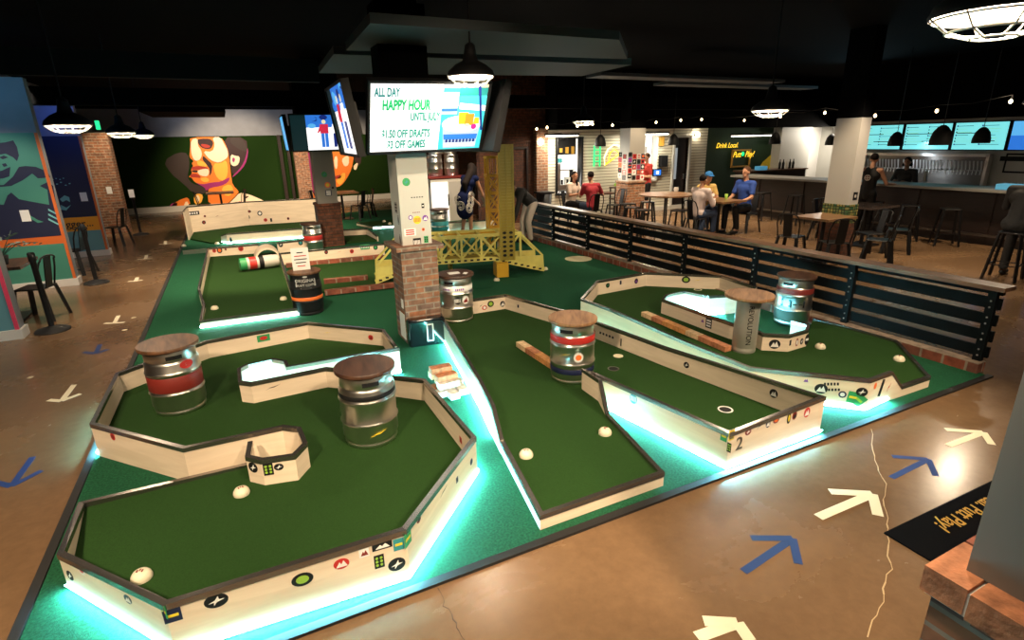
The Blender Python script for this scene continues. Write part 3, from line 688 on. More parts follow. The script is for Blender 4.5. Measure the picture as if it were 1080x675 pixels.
# stickers
ST = [('A', 7, 119, 460.5, .05, .06, 'red', 'brown', 'disc', 'out', 0), ('A', 1, 267, 493, .075, .075, 'black', 'white', 'disc', 'in', 2),
      ('A', 2, 283, 495, .06, .085, 'black', 'lime', 'rect', 'in', 4), ('A', 2, 294, 492.5, .06, .05, 'black', 'white', 'disc', 'in', 2),
      ('A', 10, 278, 356.5, .13, .075, 'green', 'red', 'rect', 'in', 0), ('A', 10, 299, 355, 0.001, .02, 'white', 'red', 'rect', 'in', 0), ('A', 11, 345, 351, .09, .03, 'orange', 'yellow', 'none', 'in', 6), ('A', 11, 391, 356, .06, .06, 'red', 'brown', 'disc', 'in', 5),
      ('B', 7, 288, 408.5, .13, .04, 'black', 'black', 'none', 'in', 6),
      ('B', 13, 228, 633.5, .1, .075, 'black', 'white', 'disc', 'out', 2), ('B', 13, 319, 611, .1, .075, 'black', 'lime', 'disc', 'out', 0), ('B', 13, 360, 594.5, .075, .06, 'red', 'white', 'disc', 'out', 5),
      ('B', 13, 384, 583, .05, .05, 'white', 'brown', 'rect', 'out', 5), ('B', 13, 403, 575.5, .1, .042, 'black', 'white', 'rect', 'out', 5), ('B', 13, 420.5, 574, .055, .07, 'teal', 'yellow', 'rect', 'out', 1),
      ('B', 13, 400, 592, .05, .08, 'black', 'lime', 'rect', 'out', 4), ('B', 13, 418.5, 595, .09, .08, 'black', 'white', 'disc', 'out', 2), ('B', 13, 182, 649, .07, .07, 'navy', 'yellow', 'rect', 'out', 1),
      ('B', 12, 430, 568, .07, .08, 'green', 'yellow', 'rect', 'out', 1), ('B', 12, 441.5, 547, .05, .05, 'brown', 'black', 'disc', 'out', 5), ('B', 12, 468, 518, .1, .03, 'black', 'black', 'none', 'out', 6), ('B', 12, 482, 506, .03, .04, 'navy', 'black', 'rect', 'out', 0),
      ('B', 12, 497, 487, .045, .045, 'navy', 'black', 'disc', 'out', 2), ('B', 11, 486, 464, .045, .05, 'red', 'brown', 'rect', 'in', 3),
      ('B', 14, 86, 601, .06, .06, 'white', 'red', 'disc', 'out', 0), ('B', 14, 74, 607, .06, .06, 'black', 'white', 'disc', 'out', 2), ('B', 14, 135, 632, .06, .05, 'navy', 'white', 'disc', 'out', 5), ('B', 14, 173, 645, .04, .07, 'green', 'yellow', 'rect', 'out', 1),
      ('D', 5, 507, 323, .05, .06, 'black', 'black', 'none', 'in', 6), ('D', 5, 511, 324.5, .07, .06, 'red', 'white', 'disc', 'in', 0), ('D', 5, 517.5, 320.5, .09, .085, 'black', 'lime', 'disc', 'in', 0), ('D', 5, 530, 320.5, .07, .08, 'black', 'white', 'disc', 'in', 5),
      ('D', 6, 546.5, 323, .03, .04, 'navy', 'black', 'rect', 'in', 0), ('D', 8, 724, 385, .06, .06, 'black', 'white', 'disc', 'in', 2), ('D', 8, 816, 415, .07, .075, 'black', 'white', 'disc', 'in', 5),
      ('D', 7, 655, 361, .015, .08, 'black', 'black', 'rect', 'in', 0), ('D', 7, 640, 353.5, .28, .05, 'black', 'black', 'none', 'in', 7),
      ('D', 10, 668, 420.5, .075, .085, 'teal', 'white', 'disc', 'out', 7), ('D', 10, 763.5, 460, .05, .075, 'green', 'yellow', 'rect', 'out', 1), ('D', 10, 769, 472, .03, .07, 'black', 'lime', 'rect', 'out', 4),
      ('D', 9, 771.5, 459, .055, .075, 'yellow', 'grey', 'rect', 'out', 3), ('D', 9, 779.5, 468, .001, .14, 'white', 'grey', 'none', 'out', 8), ('D', 9, 789, 455.5, .06, .05, 'brown', 'white', 'disc', 'out', 2), ('D', 9, 801.5, 449.5, .05, .05, 'black', 'black', 'none', 'out', 6),
      ('D', 9, 810, 447, .045, .06, 'navy', 'white', 'disc', 'out', 5), ('D', 9, 818.5, 443, .065, .05, 'brown', 'orange', 'disc', 'out', 0), ('D', 9, 832, 441, .04, .09, 'black', 'yellow', 'disc', 'out', 0), ('D', 9, 838, 438, .05, .07, 'brown', 'black', 'disc', 'out', 5), ('D', 9, 851, 435, .07, .08, 'red', 'white', 'disc', 'out', 5),
      ('D', 13, 620.5, 403, .075, .1, 'black', 'white', 'disc', 'in', 2),
      ('E', 7, 850, 401, .05, .05, 'white', 'purple', 'none', 'out', 5), ('E', 7, 866, 410, .1, .09, 'black', 'white', 'disc', 'out', 5), ('E', 7, 877, 405, .14, .05, 'white', 'black', 'none', 'out', 7, -8), ('E', 7, 878, 411, .14, .045, 'white', 'black', 'none', 'out', 7, -8),
      ('E', 7, 888.5, 416, .06, .06, 'navy', 'white', 'disc', 'out', 0), ('E', 7, 899.5, 419, .08, .1, 'green', 'yellow', 'rect', 'out', 1, 6), ('E', 7, 906, 422, .08, .1, 'green', 'lime', 'rect', 'out', 1, 40), ('E', 7, 909, 413.5, .085, .08, 'black', 'white', 'disc', 'out', 2),
      ('E', 6, 923, 407, .07, .1, 'white', 'orange', 'none', 'out', 0), ('E', 6, 929.5, 409, .04, .15, 'black', 'black', 'rect', 'out', 0, 15), ('E', 6, 937.5, 408.5, .05, .08, 'black', 'red', 'none', 'out', 6),
      ('E', 12, 641, 301, .07, .07, 'black', 'green', 'disc', 'in', 2), ('E', 12, 654.5, 298, .03, .06, 'navy', 'black', 'rect', 'in', 0), ('E', 12, 671, 296.5, .07, .08, 'black', 'purple', 'disc', 'in', 5), ('E', 13, 723.5, 295, .12, .1, 'black', 'lime', 'disc', 'in', 0), ('E', 13, 736, 295.5, .11, .04, 'orange', 'yellow', 'none', 'in', 6),
      ('F', 6, 741, 338, .06, .07, 'black', 'purple', 'none', 'in', 5), ('F', 6, 747.5, 341, .09, .11, 'black', 'white', 'rect', 'in', 3), ('F', 9, 817, 363, .11, .1, 'black', 'white', 'disc', 'in', 5),
      ('F', 10, 833.5, 361.5, .03, .06, 'black', 'black', 'rect', 'in', 0), ('F', 10, 840.5, 361, .04, .09, 'brown', 'white', 'disc', 'in', 0), ('F', 10, 845.5, 360, .05, .07, 'black', 'white', 'disc', 'in', 2), ('F', 10, 851, 358, .07, .12, 'black', 'white', 'disc', 'in', 1),
      ('H', 4, 226, 264.5, .07, .08, 'red', 'brown', 'disc', 'in', 0), ('H', 4, 231.5, 264, .1, .12, 'black', 'orange', 'disc', 'in', 0), ('H', 4, 238, 263, .04, .05, 'brown', 'black', 'disc', 'in', 0), ('H', 4, 254, 262, .1, .12, 'red', 'brown', 'disc', 'in', 5),
      ('I', 0, 296, 258, .09, .11, 'black', 'white', 'disc', 'in', 2), ('I', 0, 317, 256, .1, .11, 'black', 'teal', 'disc', 'in', 0),
      ('K', 0, 344, 266, .07, .08, 'black', 'brown', 'disc', 'in', 0), ('K', 0, 358, 265.5, .1, .03, 'orange', 'orange', 'none', 'in', 6), ('K', 0, 371, 265, .08, .09, 'red', 'brown', 'disc', 'in', 0), ('K', 0, 385, 260.5, .18, .1, 'green', 'white', 'rect', 'in', 7), ('K', 0, 396, 261, .09, .1, 'black', 'green', 'disc', 'in', 0),
      ('L', 1, 203, 225, .34, .1, 'black', 'white', 'rect', 'in', 7), ('L', 1, 194, 226, .08, .1, 'black', 'black', 'disc', 'in', 0), ('L', 1, 215, 234.5, .1, .1, 'black', 'brown', 'disc', 'in', 0), ('L', 1, 229, 228, .13, .06, 'red', 'brown', 'none', 'in', 6), ('L', 1, 216, 228, .06, .06, 'brown', 'black', 'disc', 'in', 0),
      ('L', 2, 261, 229, .13, .14, 'black', 'white', 'disc', 'in', 2), ('L', 2, 263, 223, .09, .08, 'black', 'brown', 'disc', 'in', 0), ('L', 2, 274, 225, .13, .14, 'black', 'white', 'disc', 'in', 0), ('L', 2, 280, 232, .1, .1, 'red', 'brown', 'disc', 'in', 0), ('L', 2, 286, 232, .05, .1, 'black', 'black', 'rect', 'in', 0), ('L', 2, 304, 230.5, .07, .08, 'brown', 'black', 'disc', 'in', 0),
      ('M', 1, 243.5, 253, .1, .12, 'teal', 'black', 'disc', 'out', 0)]
for s in ST:
    if s[4] < .002 and s[10] != 8: continue
    if s[10] == 8: s = (*s[:4], .09, *s[5:])
    stick(*s)
# ------------------------------------------------------------------ white half-dome tee markers
ball0 = None
def dome(px, py, z, lab, r=.05):
    global ball0
    p = G(px, py, z)
    prof = [(r*.96, 0), (r, r*.2), (r*.93, r*.5), (r*.72, r*.8), (r*.4, r*.97), (.001, r*1.02)]
    t = thing('ball_marker', lab, 'marker', (p.x, p.y, z), random.uniform(-.4, .4), 'white half-dome ball markers')
    MB().lathe(prof, (0, 0, 0), 24, 0, cap=False).build('dome', 'ball', t, False)
    b = MB()
    for k in range(3): b.box((-.012+.012*k, -.004+.006*(k % 2), r*1.02), (.007, .016, .003))
    b.build('printed_mark', 'darkred', t, False)
for a in [(255, 521, SZ, 'white half-dome marker on the near green below the hooked box of the front left hole'), (150, 610, SZ, 'white half-dome marker tucked behind the front left corner board'), (555, 481, SZ, 'white half-dome marker by the left edge of the square central tee'), (638, 457.5, SZ, 'white half-dome marker by the right edge of the square central tee'),
          (865, 367, SZ, 'white half-dome marker beside the hooked wall end of the right hole'), (948, 380, SZ, 'white half-dome marker near the right corner of the right-hand tee'), (226.5, 326, .08, 'white half-dome marker at the left of the white-fronted hole'), (299, 316, .08, 'white half-dome marker at the right of the white-fronted hole, by the black barrel'),
          (194, 260, .02, 'white half-dome marker far left before the tall rear board'), (229, 257.5, .02, 'white half-dome marker at the left tip of the far lit board'), (524, 296, CZ, 'white half-dome marker on the carpet in front of the yellow bridge'), (575, 284.5, CZ, 'white half-dome marker at the right foot of the yellow bridge'),
          (405, 234, .09, 'white half-dome marker on the low far tee, left one'), (411, 236.5, .09, 'white half-dome marker on the low far tee, right one')]: dome(*a)
# ------------------------------------------------------------------ kegs
KP = [(.178, 0), (.186, .008), (.19, .02), (.19, .034), (.183, .042), (.19, .05), (.199, .075), (.199, .17), (.203, .178), (.208, .188), (.203, .198), (.199, .206), (.199, .345), (.203, .353), (.208, .363), (.203, .373), (.199, .381), (.198, .44), (.191, .456), (.186, .464), (.1895, .474), (.1895, .545), (.185, .555)]
def keg(px, py, z, lid, label, bands=(), body='steel', lidr=.225, stickers=(), handle=0, s=1.0, extra=None, paper=False, prof=KP, world=None):
    if world: c = Vector(world)
    else:
        p = G(px, py, z); d = Vector((p.x, p.y, 0)).normalized(); c = p+d*.19*s
    ang = math.atan2(-c.x, c.y)   # local -y looks at the room's front
    t = thing('beer_keg', label, 'keg', (c.x, c.y, z), ang, 'beer kegs')
    pr = [(r*s, h*s) for r, h in prof]
    MB().lathe(pr, (0, 0, 0), 40).build('barrel', body, t, False)
    top = pr[-1][1]
    if lid:
        MB().lathe([(lidr*.985, 0), (lidr, .004), (lidr, .026), (lidr*.985, .03)], (0, 0, top+.001), 40).build('wooden_lid', lid, t, False)
    for z0, z1, m in bands:
        rr = .2012*s if z1 < .46 else .1975*s
        MB().lathe([(rr, z0), (rr+.0012, z0+.002), (rr+.0012, z1-.002), (rr, z1)], (0, 0, 0), 40, cap=False).build('band', m, t, False)
    if prof is KP:
        a = handle; rr = .1902*s
        b = MB(); n = 8; vs = []
        for z_ in (.486*s, .518*s):
            for k in range(n+1):
                th = -PI/2+a+(k/n-.5)*.62; vs.append((rr*math.cos(th), rr*math.sin(th), z_))
        b.add(vs, [(k, k+1, k+n+2, k+n+1) for k in range(n)], 0); b.build('handle_slot', 'black', t, False)
    for ang_, z_, w, h, base, mark, kind, st in stickers:
        th = -PI/2+ang_; rr = (.2045*s)
        N = Vector((math.cos(th), math.sin(th), 0)); X = Vector((-math.sin(th), math.cos(th), 0))
        b = MB(); b.M = Matrix(((X.x, -N.x, 0, N.x*rr), (X.y, -N.y, 0, N.y*rr), (0, 0, 1, z_), (0, 0, 0, 1)))
        draw_sticker(b, w, h, kind, st)
        o = b.build('sticker', [STK[base], STK[mark]], t, False)
        for v in o.data.vertices:   # wrap round the barrel
            e = v.co.dot(X); dep = v.co.dot(N)-rr
            a2 = e/rr; v.co = (N*math.cos(a2)+X*math.sin(a2))*(rr+dep)+Vector((0, 0, v.co.z))
    if extra: extra(t, top)
    return t
keg(194, 438, SZ, 'lidwood', 'steel keg with red-brown middle band and brown wooden top on the front left hole', [(.212, .34, 'darkred')], handle=.1, stickers=[(.45, .44, .1, .06, 'red', 'red', 'none', 6), (.5, .43, .11, .07, 'red', 'red', 'disc', 3)])
keg(394, 474, SZ, 'lidwood_dark', 'steel keg with black upper band and dark wooden top in the front left green', [(.385, .42, 'black')], body='steel', lidr=.215, handle=.15, stickers=[(.25, .12, .13, .05, 'yellow', 'yellow', 'none', 6)])
keg(603, 406.5, SZ, 'lidwood_warm', 'steel keg with bright red upper band and light wooden top between the central lanes', [(.39, .45, 'red'), (.1, .15, 'navy')], lidr=.22, handle=-.3, stickers=[(.28, .27, .09, .09, 'white', 'orange', 'disc', 0), (-.3, .29, .1, .035, 'yellow', 'yellow', 'none', 6)])
def paper_on(t, top): MB().box((-.02, .0, top+.033), (.14, .1, .003), 0, .3).box((.12, -.04, top+.034), (.05, .09, .002), 0, -.3).build('paper_sheet', 'paper', t, False)
keg(483, 341.5, SZ, 'lidwood_dark', 'steel keg with white lettered band beside the middle column', [(.39, .46, 'paper')], handle=-.5, lidr=.222, extra=paper_on, stickers=[(-.6, .425, .12, .04, 'white', 'purple', 'none', 7), (.2, .425, .14, .045, 'white', 'purple', 'none', 7), (.05, .29, .09, .09, 'black', 'white', 'disc', 7), (.55, .29, .09, .1, 'white', 'brown', 'disc', 5)])
keg(833, 344, CZ+.02, 'lidwood_dark', 'steel keg with red band and dark wooden top beside the slat fence', [(.385, .45, 'darkred')], handle=-.45, lidr=.215, stickers=[(-.4, .28, .12, .09, 'teal', 'white', 'rect', 7), (.25, .27, .16, .08, 'black', 'grey', 'rect', 1)])
TP = [(.112, 0), (.116, .012), (.116, .04), (.112, .05), (.1155, .06), (.1155, .19), (.1165, .2), (.1155, .21), (.1155, .42), (.1165, .43), (.1155, .44), (.1155, .5), (.108, .52), (.108, .565), (.106, .57)]
def tall_extra(t, top):
    b = MB()
    M = Matrix.Rotation(R(90), 4, 'Y')
    b.text('REVOLUTION', 0, 0, .07, 0, 0, xs=.95, M=M)
    o = b.build('lettering', 'black', t, False)
    rr = .1185
    for v in o.data.vertices:
        a = v.co.x/rr+.3-PI/2; v.co = (math.cos(a)*rr-v.co.y*0, math.sin(a)*rr, v.co.z+.3)
tk = keg(783, 376, SZ, 'lidwood_warm', 'slim tall steel keg with vertical black lettering and wide round wooden top', (), body='steel_dark', lidr=.235, prof=TP, extra=tall_extra)
for ch in tk.children:
    if ch.name.startswith('barrel'): ch.data.materials[0] = MATS['steel_matte']
def bb_extra(t, top):
    b = MB(); b.text('ORIGINAL', 0, .48, .06, -.2, 0, xs=1.0); b.text('DRAFT COFFEE', 0, .42, .045, -.2, 0, xs=.9); b.disc(0, .535, .03, .012, -.2, 0); b.rect(-.07, .375, .07, .382, -.2, 0); b.rect(-.13, .4, -.115, .5, -.2, 0); b.rect(.115, .4, .13, .5, -.2, 0)
    o = b.build('lettering', 'paper', t, False)
    for v in o.data.vertices: a = v.co.x/.2-PI/2; rr = .2025; v.co = (math.cos(a)*rr, math.sin(a)*rr, v.co.z-.0)
bk = keg(327, 333, CZ, 'lidwood', 'black keg with orange hoop and white lettering right of the white-fronted hole', [(.205, .25, 'orange')], body='black', lidr=.215, extra=bb_extra)
c = bk.location
t = thing('table_sign', 'white printed card standing on the black keg', 'sign', (c.x-.02, c.y+.02, CZ+.587), -.05)
b = MB(); b.box((0, 0, .15), (.22, .008, .3)); b.build('card', 'paper', t, False)
b = MB()
for k, (w, m) in enumerate([(.08, 0), (.15, 1), (.16, 0), (.13, 0), (.1, 1)]): b.rect(-w/2, .23-.045*k, w/2, .242-.045*k, -.006, m)
b.build('print', ['black', 'red'], t, False)
keg(332, 265, CZ, 'lidwood_dark', 'silver keg with red band beside the far brick column', [(.23, .33, 'red')], handle=-.2)
# keg lying on its side by the tunnel
p = G(274, 277, .2)
t = thing('beer_keg', 'small keg lying on its side before the tunnel, pale with a red label', 'keg', (p.x, p.y, .1), 0, 'beer kegs')
b = MB(); b.M = Matrix.Translation((0, 0, .11)) @ Matrix.Rotation(R(8), 4, 'Z') @ Matrix.Rotation(R(90), 4, 'Y')
b.lathe([(.09, -.32), (.105, -.31), (.105, -.22), (.11, -.21), (.11, .22), (.105, .24), (.105, .3), (.09, .32)], (0, 0, 0), 24); b.build('barrel', 'offwhite', t, False)
b = MB(); b.M = Matrix.Translation((0, 0, .11)) @ Matrix.Rotation(R(8), 4, 'Z') @ Matrix.Rotation(R(90), 4, 'Y')
b.lathe([(.112, -.18), (.112, -.06)], (0, 0, 0), 24, 0, cap=False).lathe([(.112, -.02), (.112, .06)], (0, 0, 0), 24, 1, cap=False).lathe([(.107, -.33), (.107, -.22)], (0, 0, 0), 24, 2); b.build('band', ['red', 'black', 'green'], t, False)
# keg stack on the white fridge in the far middle
fx = 5.3; fy = 14.8
t = thing('drinks_fridge', 'white fridge cabinet under the stacked kegs at the far brick wall', 'fridge', (fx, fy, 0))
MB().box((0, 0, .62), (1.0, .6, 1.24)).build('cabinet', 'white', t, False)
MB().box((-.25, -.31, .62), (.46, .02, 1.1)).build('door', 'win', t, False); MB().box((.25, -.31, .62), (.46, .02, 1.1)).build('door', 'offwhite', t, False)
MB().box((-.02, -.34, .7), (.03, .03, .3)).build('door_handle', 'blackmetal', t, False)
b = MB(); b.box((0, 0, 1.29), (1.1, .66, .05)); b.build('shelf', 'darkred', t, False)
for (dx, dz, lab) in ((-.24, 1.32, 'lower left keg of the stack on the white fridge'), (.24, 1.32, 'lower right keg of the stack on the white fridge'), (-.2, 1.89, 'upper left keg of the stack on the white fridge'), (.2, 1.89, 'upper right keg of the stack on the white fridge')):
    keg(0, 0, dz, None, lab, body='steel', world=(fx+dx, fy, dz))
keg(466, 246, CZ+.1, 'lidwood_dark', 'steel keg standing left of the leaning girl in the patterned dress', [(.1, .3, 'teal')], world=(4.35, 12.6, CZ))
# ------------------------------------------------------------------ loose bricks
bricks = ['brick_red', 'brick_tan', 'brick_orange', 'brick_pale']
def abrick(x, y, z, rz, m, label, group, tilt=0):
    t = MB(); L, W, Hh = .2, .09, .058
    t.box((0, 0, Hh/2), (L, W, Hh))
    o = t.build('brick', m); o.location = (x, y, z); o.rotation_euler = (tilt, 0, rz)
    bv = o.modifiers.new('bevel', 'BEVEL'); bv.width = .005; bv.segments = 2
    return tag(o, label, 'brick', group)
def brickrow(q0, q1, n, label, group, z=SZ):
    p0, p1 = G(*q0, z), G(*q1, z); rz = math.atan2(p1.y-p0.y, p1.x-p0.x)
    L = (p1-p0).length/n
    for k in range(n):
        p = p0.lerp(p1, (k+.5)/n)
        o = abrick(p.x, p.y, z+.0005, rz, bricks[(k*2+k//3+1) % 3], label, group); o.scale = ((L-.004)/.2, 1, 1)
brickrow((548, 365), (590, 392), 4, 'one of the bricks laid end to end left of the red-banded keg', 'bricks in the central lane')
brickrow((679, 333), (768, 371), 7, 'one of the bricks laid end to end before the slim tall keg', 'bricks in the right lane')
stk = G(474, 415, CZ)
for k, (dx, dy, lz, rz, m) in enumerate([(-.12, -.02, 0, .1, 3), (.0, -.05, 0, 1.62, 3), (.11, 0, 0, 1.55, 3), (-.1, .11, 0, .3, 0), (.08, .14, 0, -.1, 3), (.0, .02, 1, .06, 3), (.02, .13, 1, -.05, 0), (.0, .06, 2, .1, 0), (-.03, .15, 2, .05, 1), (-.03, .12, 3, 0, 0)]):
    abrick(stk.x+dx, stk.y+dy, CZ+.001+lz*.0585, rz, bricks[m], ['brick at the foot of the loose brick pile by the column', 'brick in the second layer of the loose brick pile by the column', 'brick in the third layer of the loose brick pile by the column', 'topmost brick of the loose pile by the column'][lz], 'pile of loose bricks')
def brickline(q0, q1, label, z=.035):
    p0, p1 = G(*q0, z), G(*q1, z); b = MB(); b.bar((p0.x, p0.y, z+.035), (p1.x, p1.y, z+.035), .1, .07)
    tag(b.build('brick_edging', 'brickcurb'), label, 'edging')
brickline((342, 299), (388, 294.5), 'low brick edging from the black keg to the yellow bridge, rear row')
brickline((343, 311), (416, 302.5), 'low brick edging from the black keg to the yellow bridge, front row')
brickline((302, 282), (404, 272), 'low brick edging at the foot of the pale board behind the black keg')
# ------------------------------------------------------------------ columns
def column(x0, x1, y0, y1, zl, upper, brickm, nm, ledge=.04, top=3.4, bw=.04):
    cx, cy = (x0+x1)/2, (y0+y1)/2
    o = struct(MB().box((cx, cy, (zl+2.45)/2), (x1-x0, y1-y0, 2.45-zl)).build(nm, upper))
    MB().box((cx, cy, (2.45+3.9)/2), (x1-x0, y1-y0, 3.9-2.45)).build('painted_top', 'ceil', o)
    MB().box((cx, cy, zl/2-.02), (x1-x0+2*bw, y1-y0+2*bw, zl-.04)).build('brick_base', brickm, o)
    MB().box((cx, cy, zl-.02), (x1-x0+2*bw+ledge, y1-y0+2*bw+ledge, .05)).build('brick_ledge', brickm if brickm != 'tile' else 'greycol', o)
    return o
def facesticks(par, y, items, xface=None):
    """items: px, py, w, h, base, mark, kind, style on the face y = const (or x = const)"""
    for px, py, w, h, base, mark, kind, st in items:
        if xface is None:
            p = OY(px, py, y-.002); M = Matrix.Translation(p)
        else:
            p = OX(px, py, xface-.002); M = Matrix.Translation(p) @ Matrix.Rotation(R(-90), 4, 'Z')
        b = MB(); b.M = M; draw_sticker(b, w, h, kind, st); b.build('sticker', [STK[base], STK[mark]], par)
c1 = column(1.585, 1.915, 5.86, 6.2, 1.13, 'colwhite', 'brickcol', 'trim_column', .12)
facesticks(c1, 5.86, [(428.5, 192, .085, .085, 'green', 'teal', 'disc', 2), (440, 208, .17, .02, 'white', 'black', 'none', 7), (446, 217, .03, .05, 'black', 'white', 'rect', 1),
    (433, 229.5, .05, .05, 'purple', 'white', 'disc', 0), (440, 232, .09, .09, 'yellow', 'orange', 'disc', 7), (448.5, 230, .065, .065, 'purple', 'white', 'disc', 5), (439, 224, .1, .02, 'white', 'brown', 'none', 7),
    (432.5, 245, .13, .08, 'white', 'red', 'rect', 3), (446.5, 242, .035, .035, 'orange', 'brown', 'disc', 0), (440, 255.5, .09, .09, 'black', 'white', 'rect', 7), (449.5, 252.5, .05, .075, 'green', 'black', 'rect', 4)])
facesticks(c1, 0, [(417.5, 219, .1, .12, 'grey', 'black', 'rect', 3), (420, 232, .05, .1, 'grey', 'black', 'rect', 0), (422, 252, .05, .1, 'grey', 'black', 'rect', 0)], xface=1.585)
MB().box((1.543, 5.98, .2), (.006, .2, .3)).box((1.543, 5.93, .47), (.006, .08, .1)).build('white_notice', 'paper', c1)
c2 = column(1.68, 2.1, 12.85, 13.25, .96, 'greycol', 'brickdark', 'trim_column')
facesticks(c2, 12.85, [(342, 184, .12, .12, 'green', 'teal', 'disc', 2), (345.5, 195, .12, .12, 'orange', 'yellow', 'disc', 0), (346.5, 203.5, .13, .12, 'navy', 'white', 'rect', 3), (351, 198, .05, .05, 'black', 'black', 'disc', 0)])
c3 = column(9.83, 10.35, 12.55, 13.0, 1.06, 'colwhite', 'brickfar', 'trim_column')
# little posters pasted round that column
k = 0
for r_ in range(5):
    for q_ in range(4):
        x = 9.86+q_*.15; z = 1.16+r_*.14+(.05 if q_ == 0 else 0)
        m = [('black', 'white'), ('red', 'white'), ('white', 'red'), ('grey', 'black'), ('purple', 'red'), ('navy', 'orange'), ('red', 'black')][(k*3+r_) % 7]; k += 1
        b = MB(); b.M = Matrix.Translation((min(x, 10.3), 12.548, z)); draw_sticker(b, .13, .125, 'rect', k % 4); b.build('sticker', [STK[m[0]], STK[m[1]]], c3)
        if q_ < 2:
            b = MB(); b.M = Matrix.Translation((9.828, 12.95-.2*q_, z)) @ Matrix.Rotation(R(-90), 4, 'Z'); draw_sticker(b, .15, .125, 'rect', (k+1) % 4); b.build('sticker', [STK[m[1]], STK[m[0]]], c3)
pc = OX(896, 205, 9.95)
c4 = struct(MB().box((10.09, pc.y+.23, 1.71), (.28, .46, 1.5)).build('trim_column', 'colwhite'))
MB().box((10.09, pc.y+.23, 3.18), (.28, .46, 1.44)).build('painted_top', 'ceil', c4); MB().box((10.09, pc.y+.23, .8), (.31, .49, .34)).build('tile_band', 'tile', c4); MB().box((10.09, pc.y+.23, .32), (.31, .49, .63)).build('brick_base', 'brickdark', c4)
b = MB(); b.M = Matrix.Translation((10.12, pc.y-.004, 1.12)); b.rect(-.06, -.07, .06, .07, 0, 0); b.disc(0, 0, .03, .03, -.002, 1); b.build('switch_plate', ['blackmetal', 'offwhite'], c4)
# near column at the right edge of the view
c5 = struct(MB().box((1.88, .23, 2.5), (.6, .6, 2.8)).build('trim_column', 'greycol'))
MB().box((1.89, .2, .5), (.74, .73, 1.02)).build('brick_base', 'brickcol', c5)
MB().box((1.89, .195, 1.055), (.766, .766, .07)).build('mortar_bed', 'offwhite', c5)
for i in range(4):
    for m_, c_, d_ in ((i % 3, (1.545, .385-.2*i, 1.062), (.1, .19, .078)), ((i+1) % 3, (1.6+.2*i, .54, 1.062), (.19, .1, .078))):
        if m_ == 1: m_ = 0
        MB().box(c_, d_).build('ledge_brick', ['brick_red', 'brick_red', 'brick_dark'][m_], c5)
# black glossy ball-return panel at the foot of the middle column
p = G(447, 363, CZ)
t = thing('ball_return_box', 'glossy black box with a slot at the foot of the middle column', 'box', (1.73, 5.66, CZ), R(-6))
b = MB(); b.box((0, .06, .16), (.42, .14, .32)); o = b.build('case', 'black_gloss', t, False)
bv = o.modifiers.new('bevel', 'BEVEL'); bv.width = .03; bv.segments = 3
MB().box((.03, -.012, .16), (.045, .006, .17)).build('slot', 'black', t, False)
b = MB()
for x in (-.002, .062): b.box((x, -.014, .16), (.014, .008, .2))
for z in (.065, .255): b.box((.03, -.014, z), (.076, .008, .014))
b.build('slot_reflection', 'offwhite', t, False)  # pale bars painted for the LED streak reflected around the slot
# ------------------------------------------------------------------ screens
def tv(label, centre, r, u, w, h, picture, mats, name='television', group='hanging televisions'):
    r = Vector(r).normalized(); u = (Vector(u)-r*Vector(u).dot(r)).normalized(); bk_ = u.cross(r)
    t = thing(name, label, 'screen', group=group)
    t.matrix_world = Matrix(((r.x, bk_.x, u.x, centre[0]), (r.y, bk_.y, u.y, centre[1]), (r.z, bk_.z, u.z, centre[2]), (0, 0, 0, 1)))
    b = MB(); b.box((0, .03, 0), (w, .06, h)); b.build('housing', 'black', t, False)
    b = MB(); picture(b, w-.05, h-.05); b.build('display', mats, t, False)
    b = MB()
    for x, z, sx, sz in ((0, h/2-.012, w, .024), (0, -h/2+.012, w, .024), (-w/2+.012, 0, .024, h), (w/2-.012, 0, .024, h)): b.box((x, -.008, z), (sx, .016, sz))
    b.build('bezel', 'black', t, False)
    MB().box((0, .1, 0), (.3, .1, .3)).build('wall_mount', 'blackmetal', t, False)
    return t
SM = ['scr_white', 'scr_dteal', 'scr_green', 'scr_aqua', 'scr_teal', 'scr_grey', 'scr_navy', 'scr_yellow', 'scr_orange', 'scr_mag', 'scr_lgreen', 'scr_dark', 'scr_blue', 'scr_sky', 'scr_sand', 'scr_red', 'scr_menu', 'scr_line']
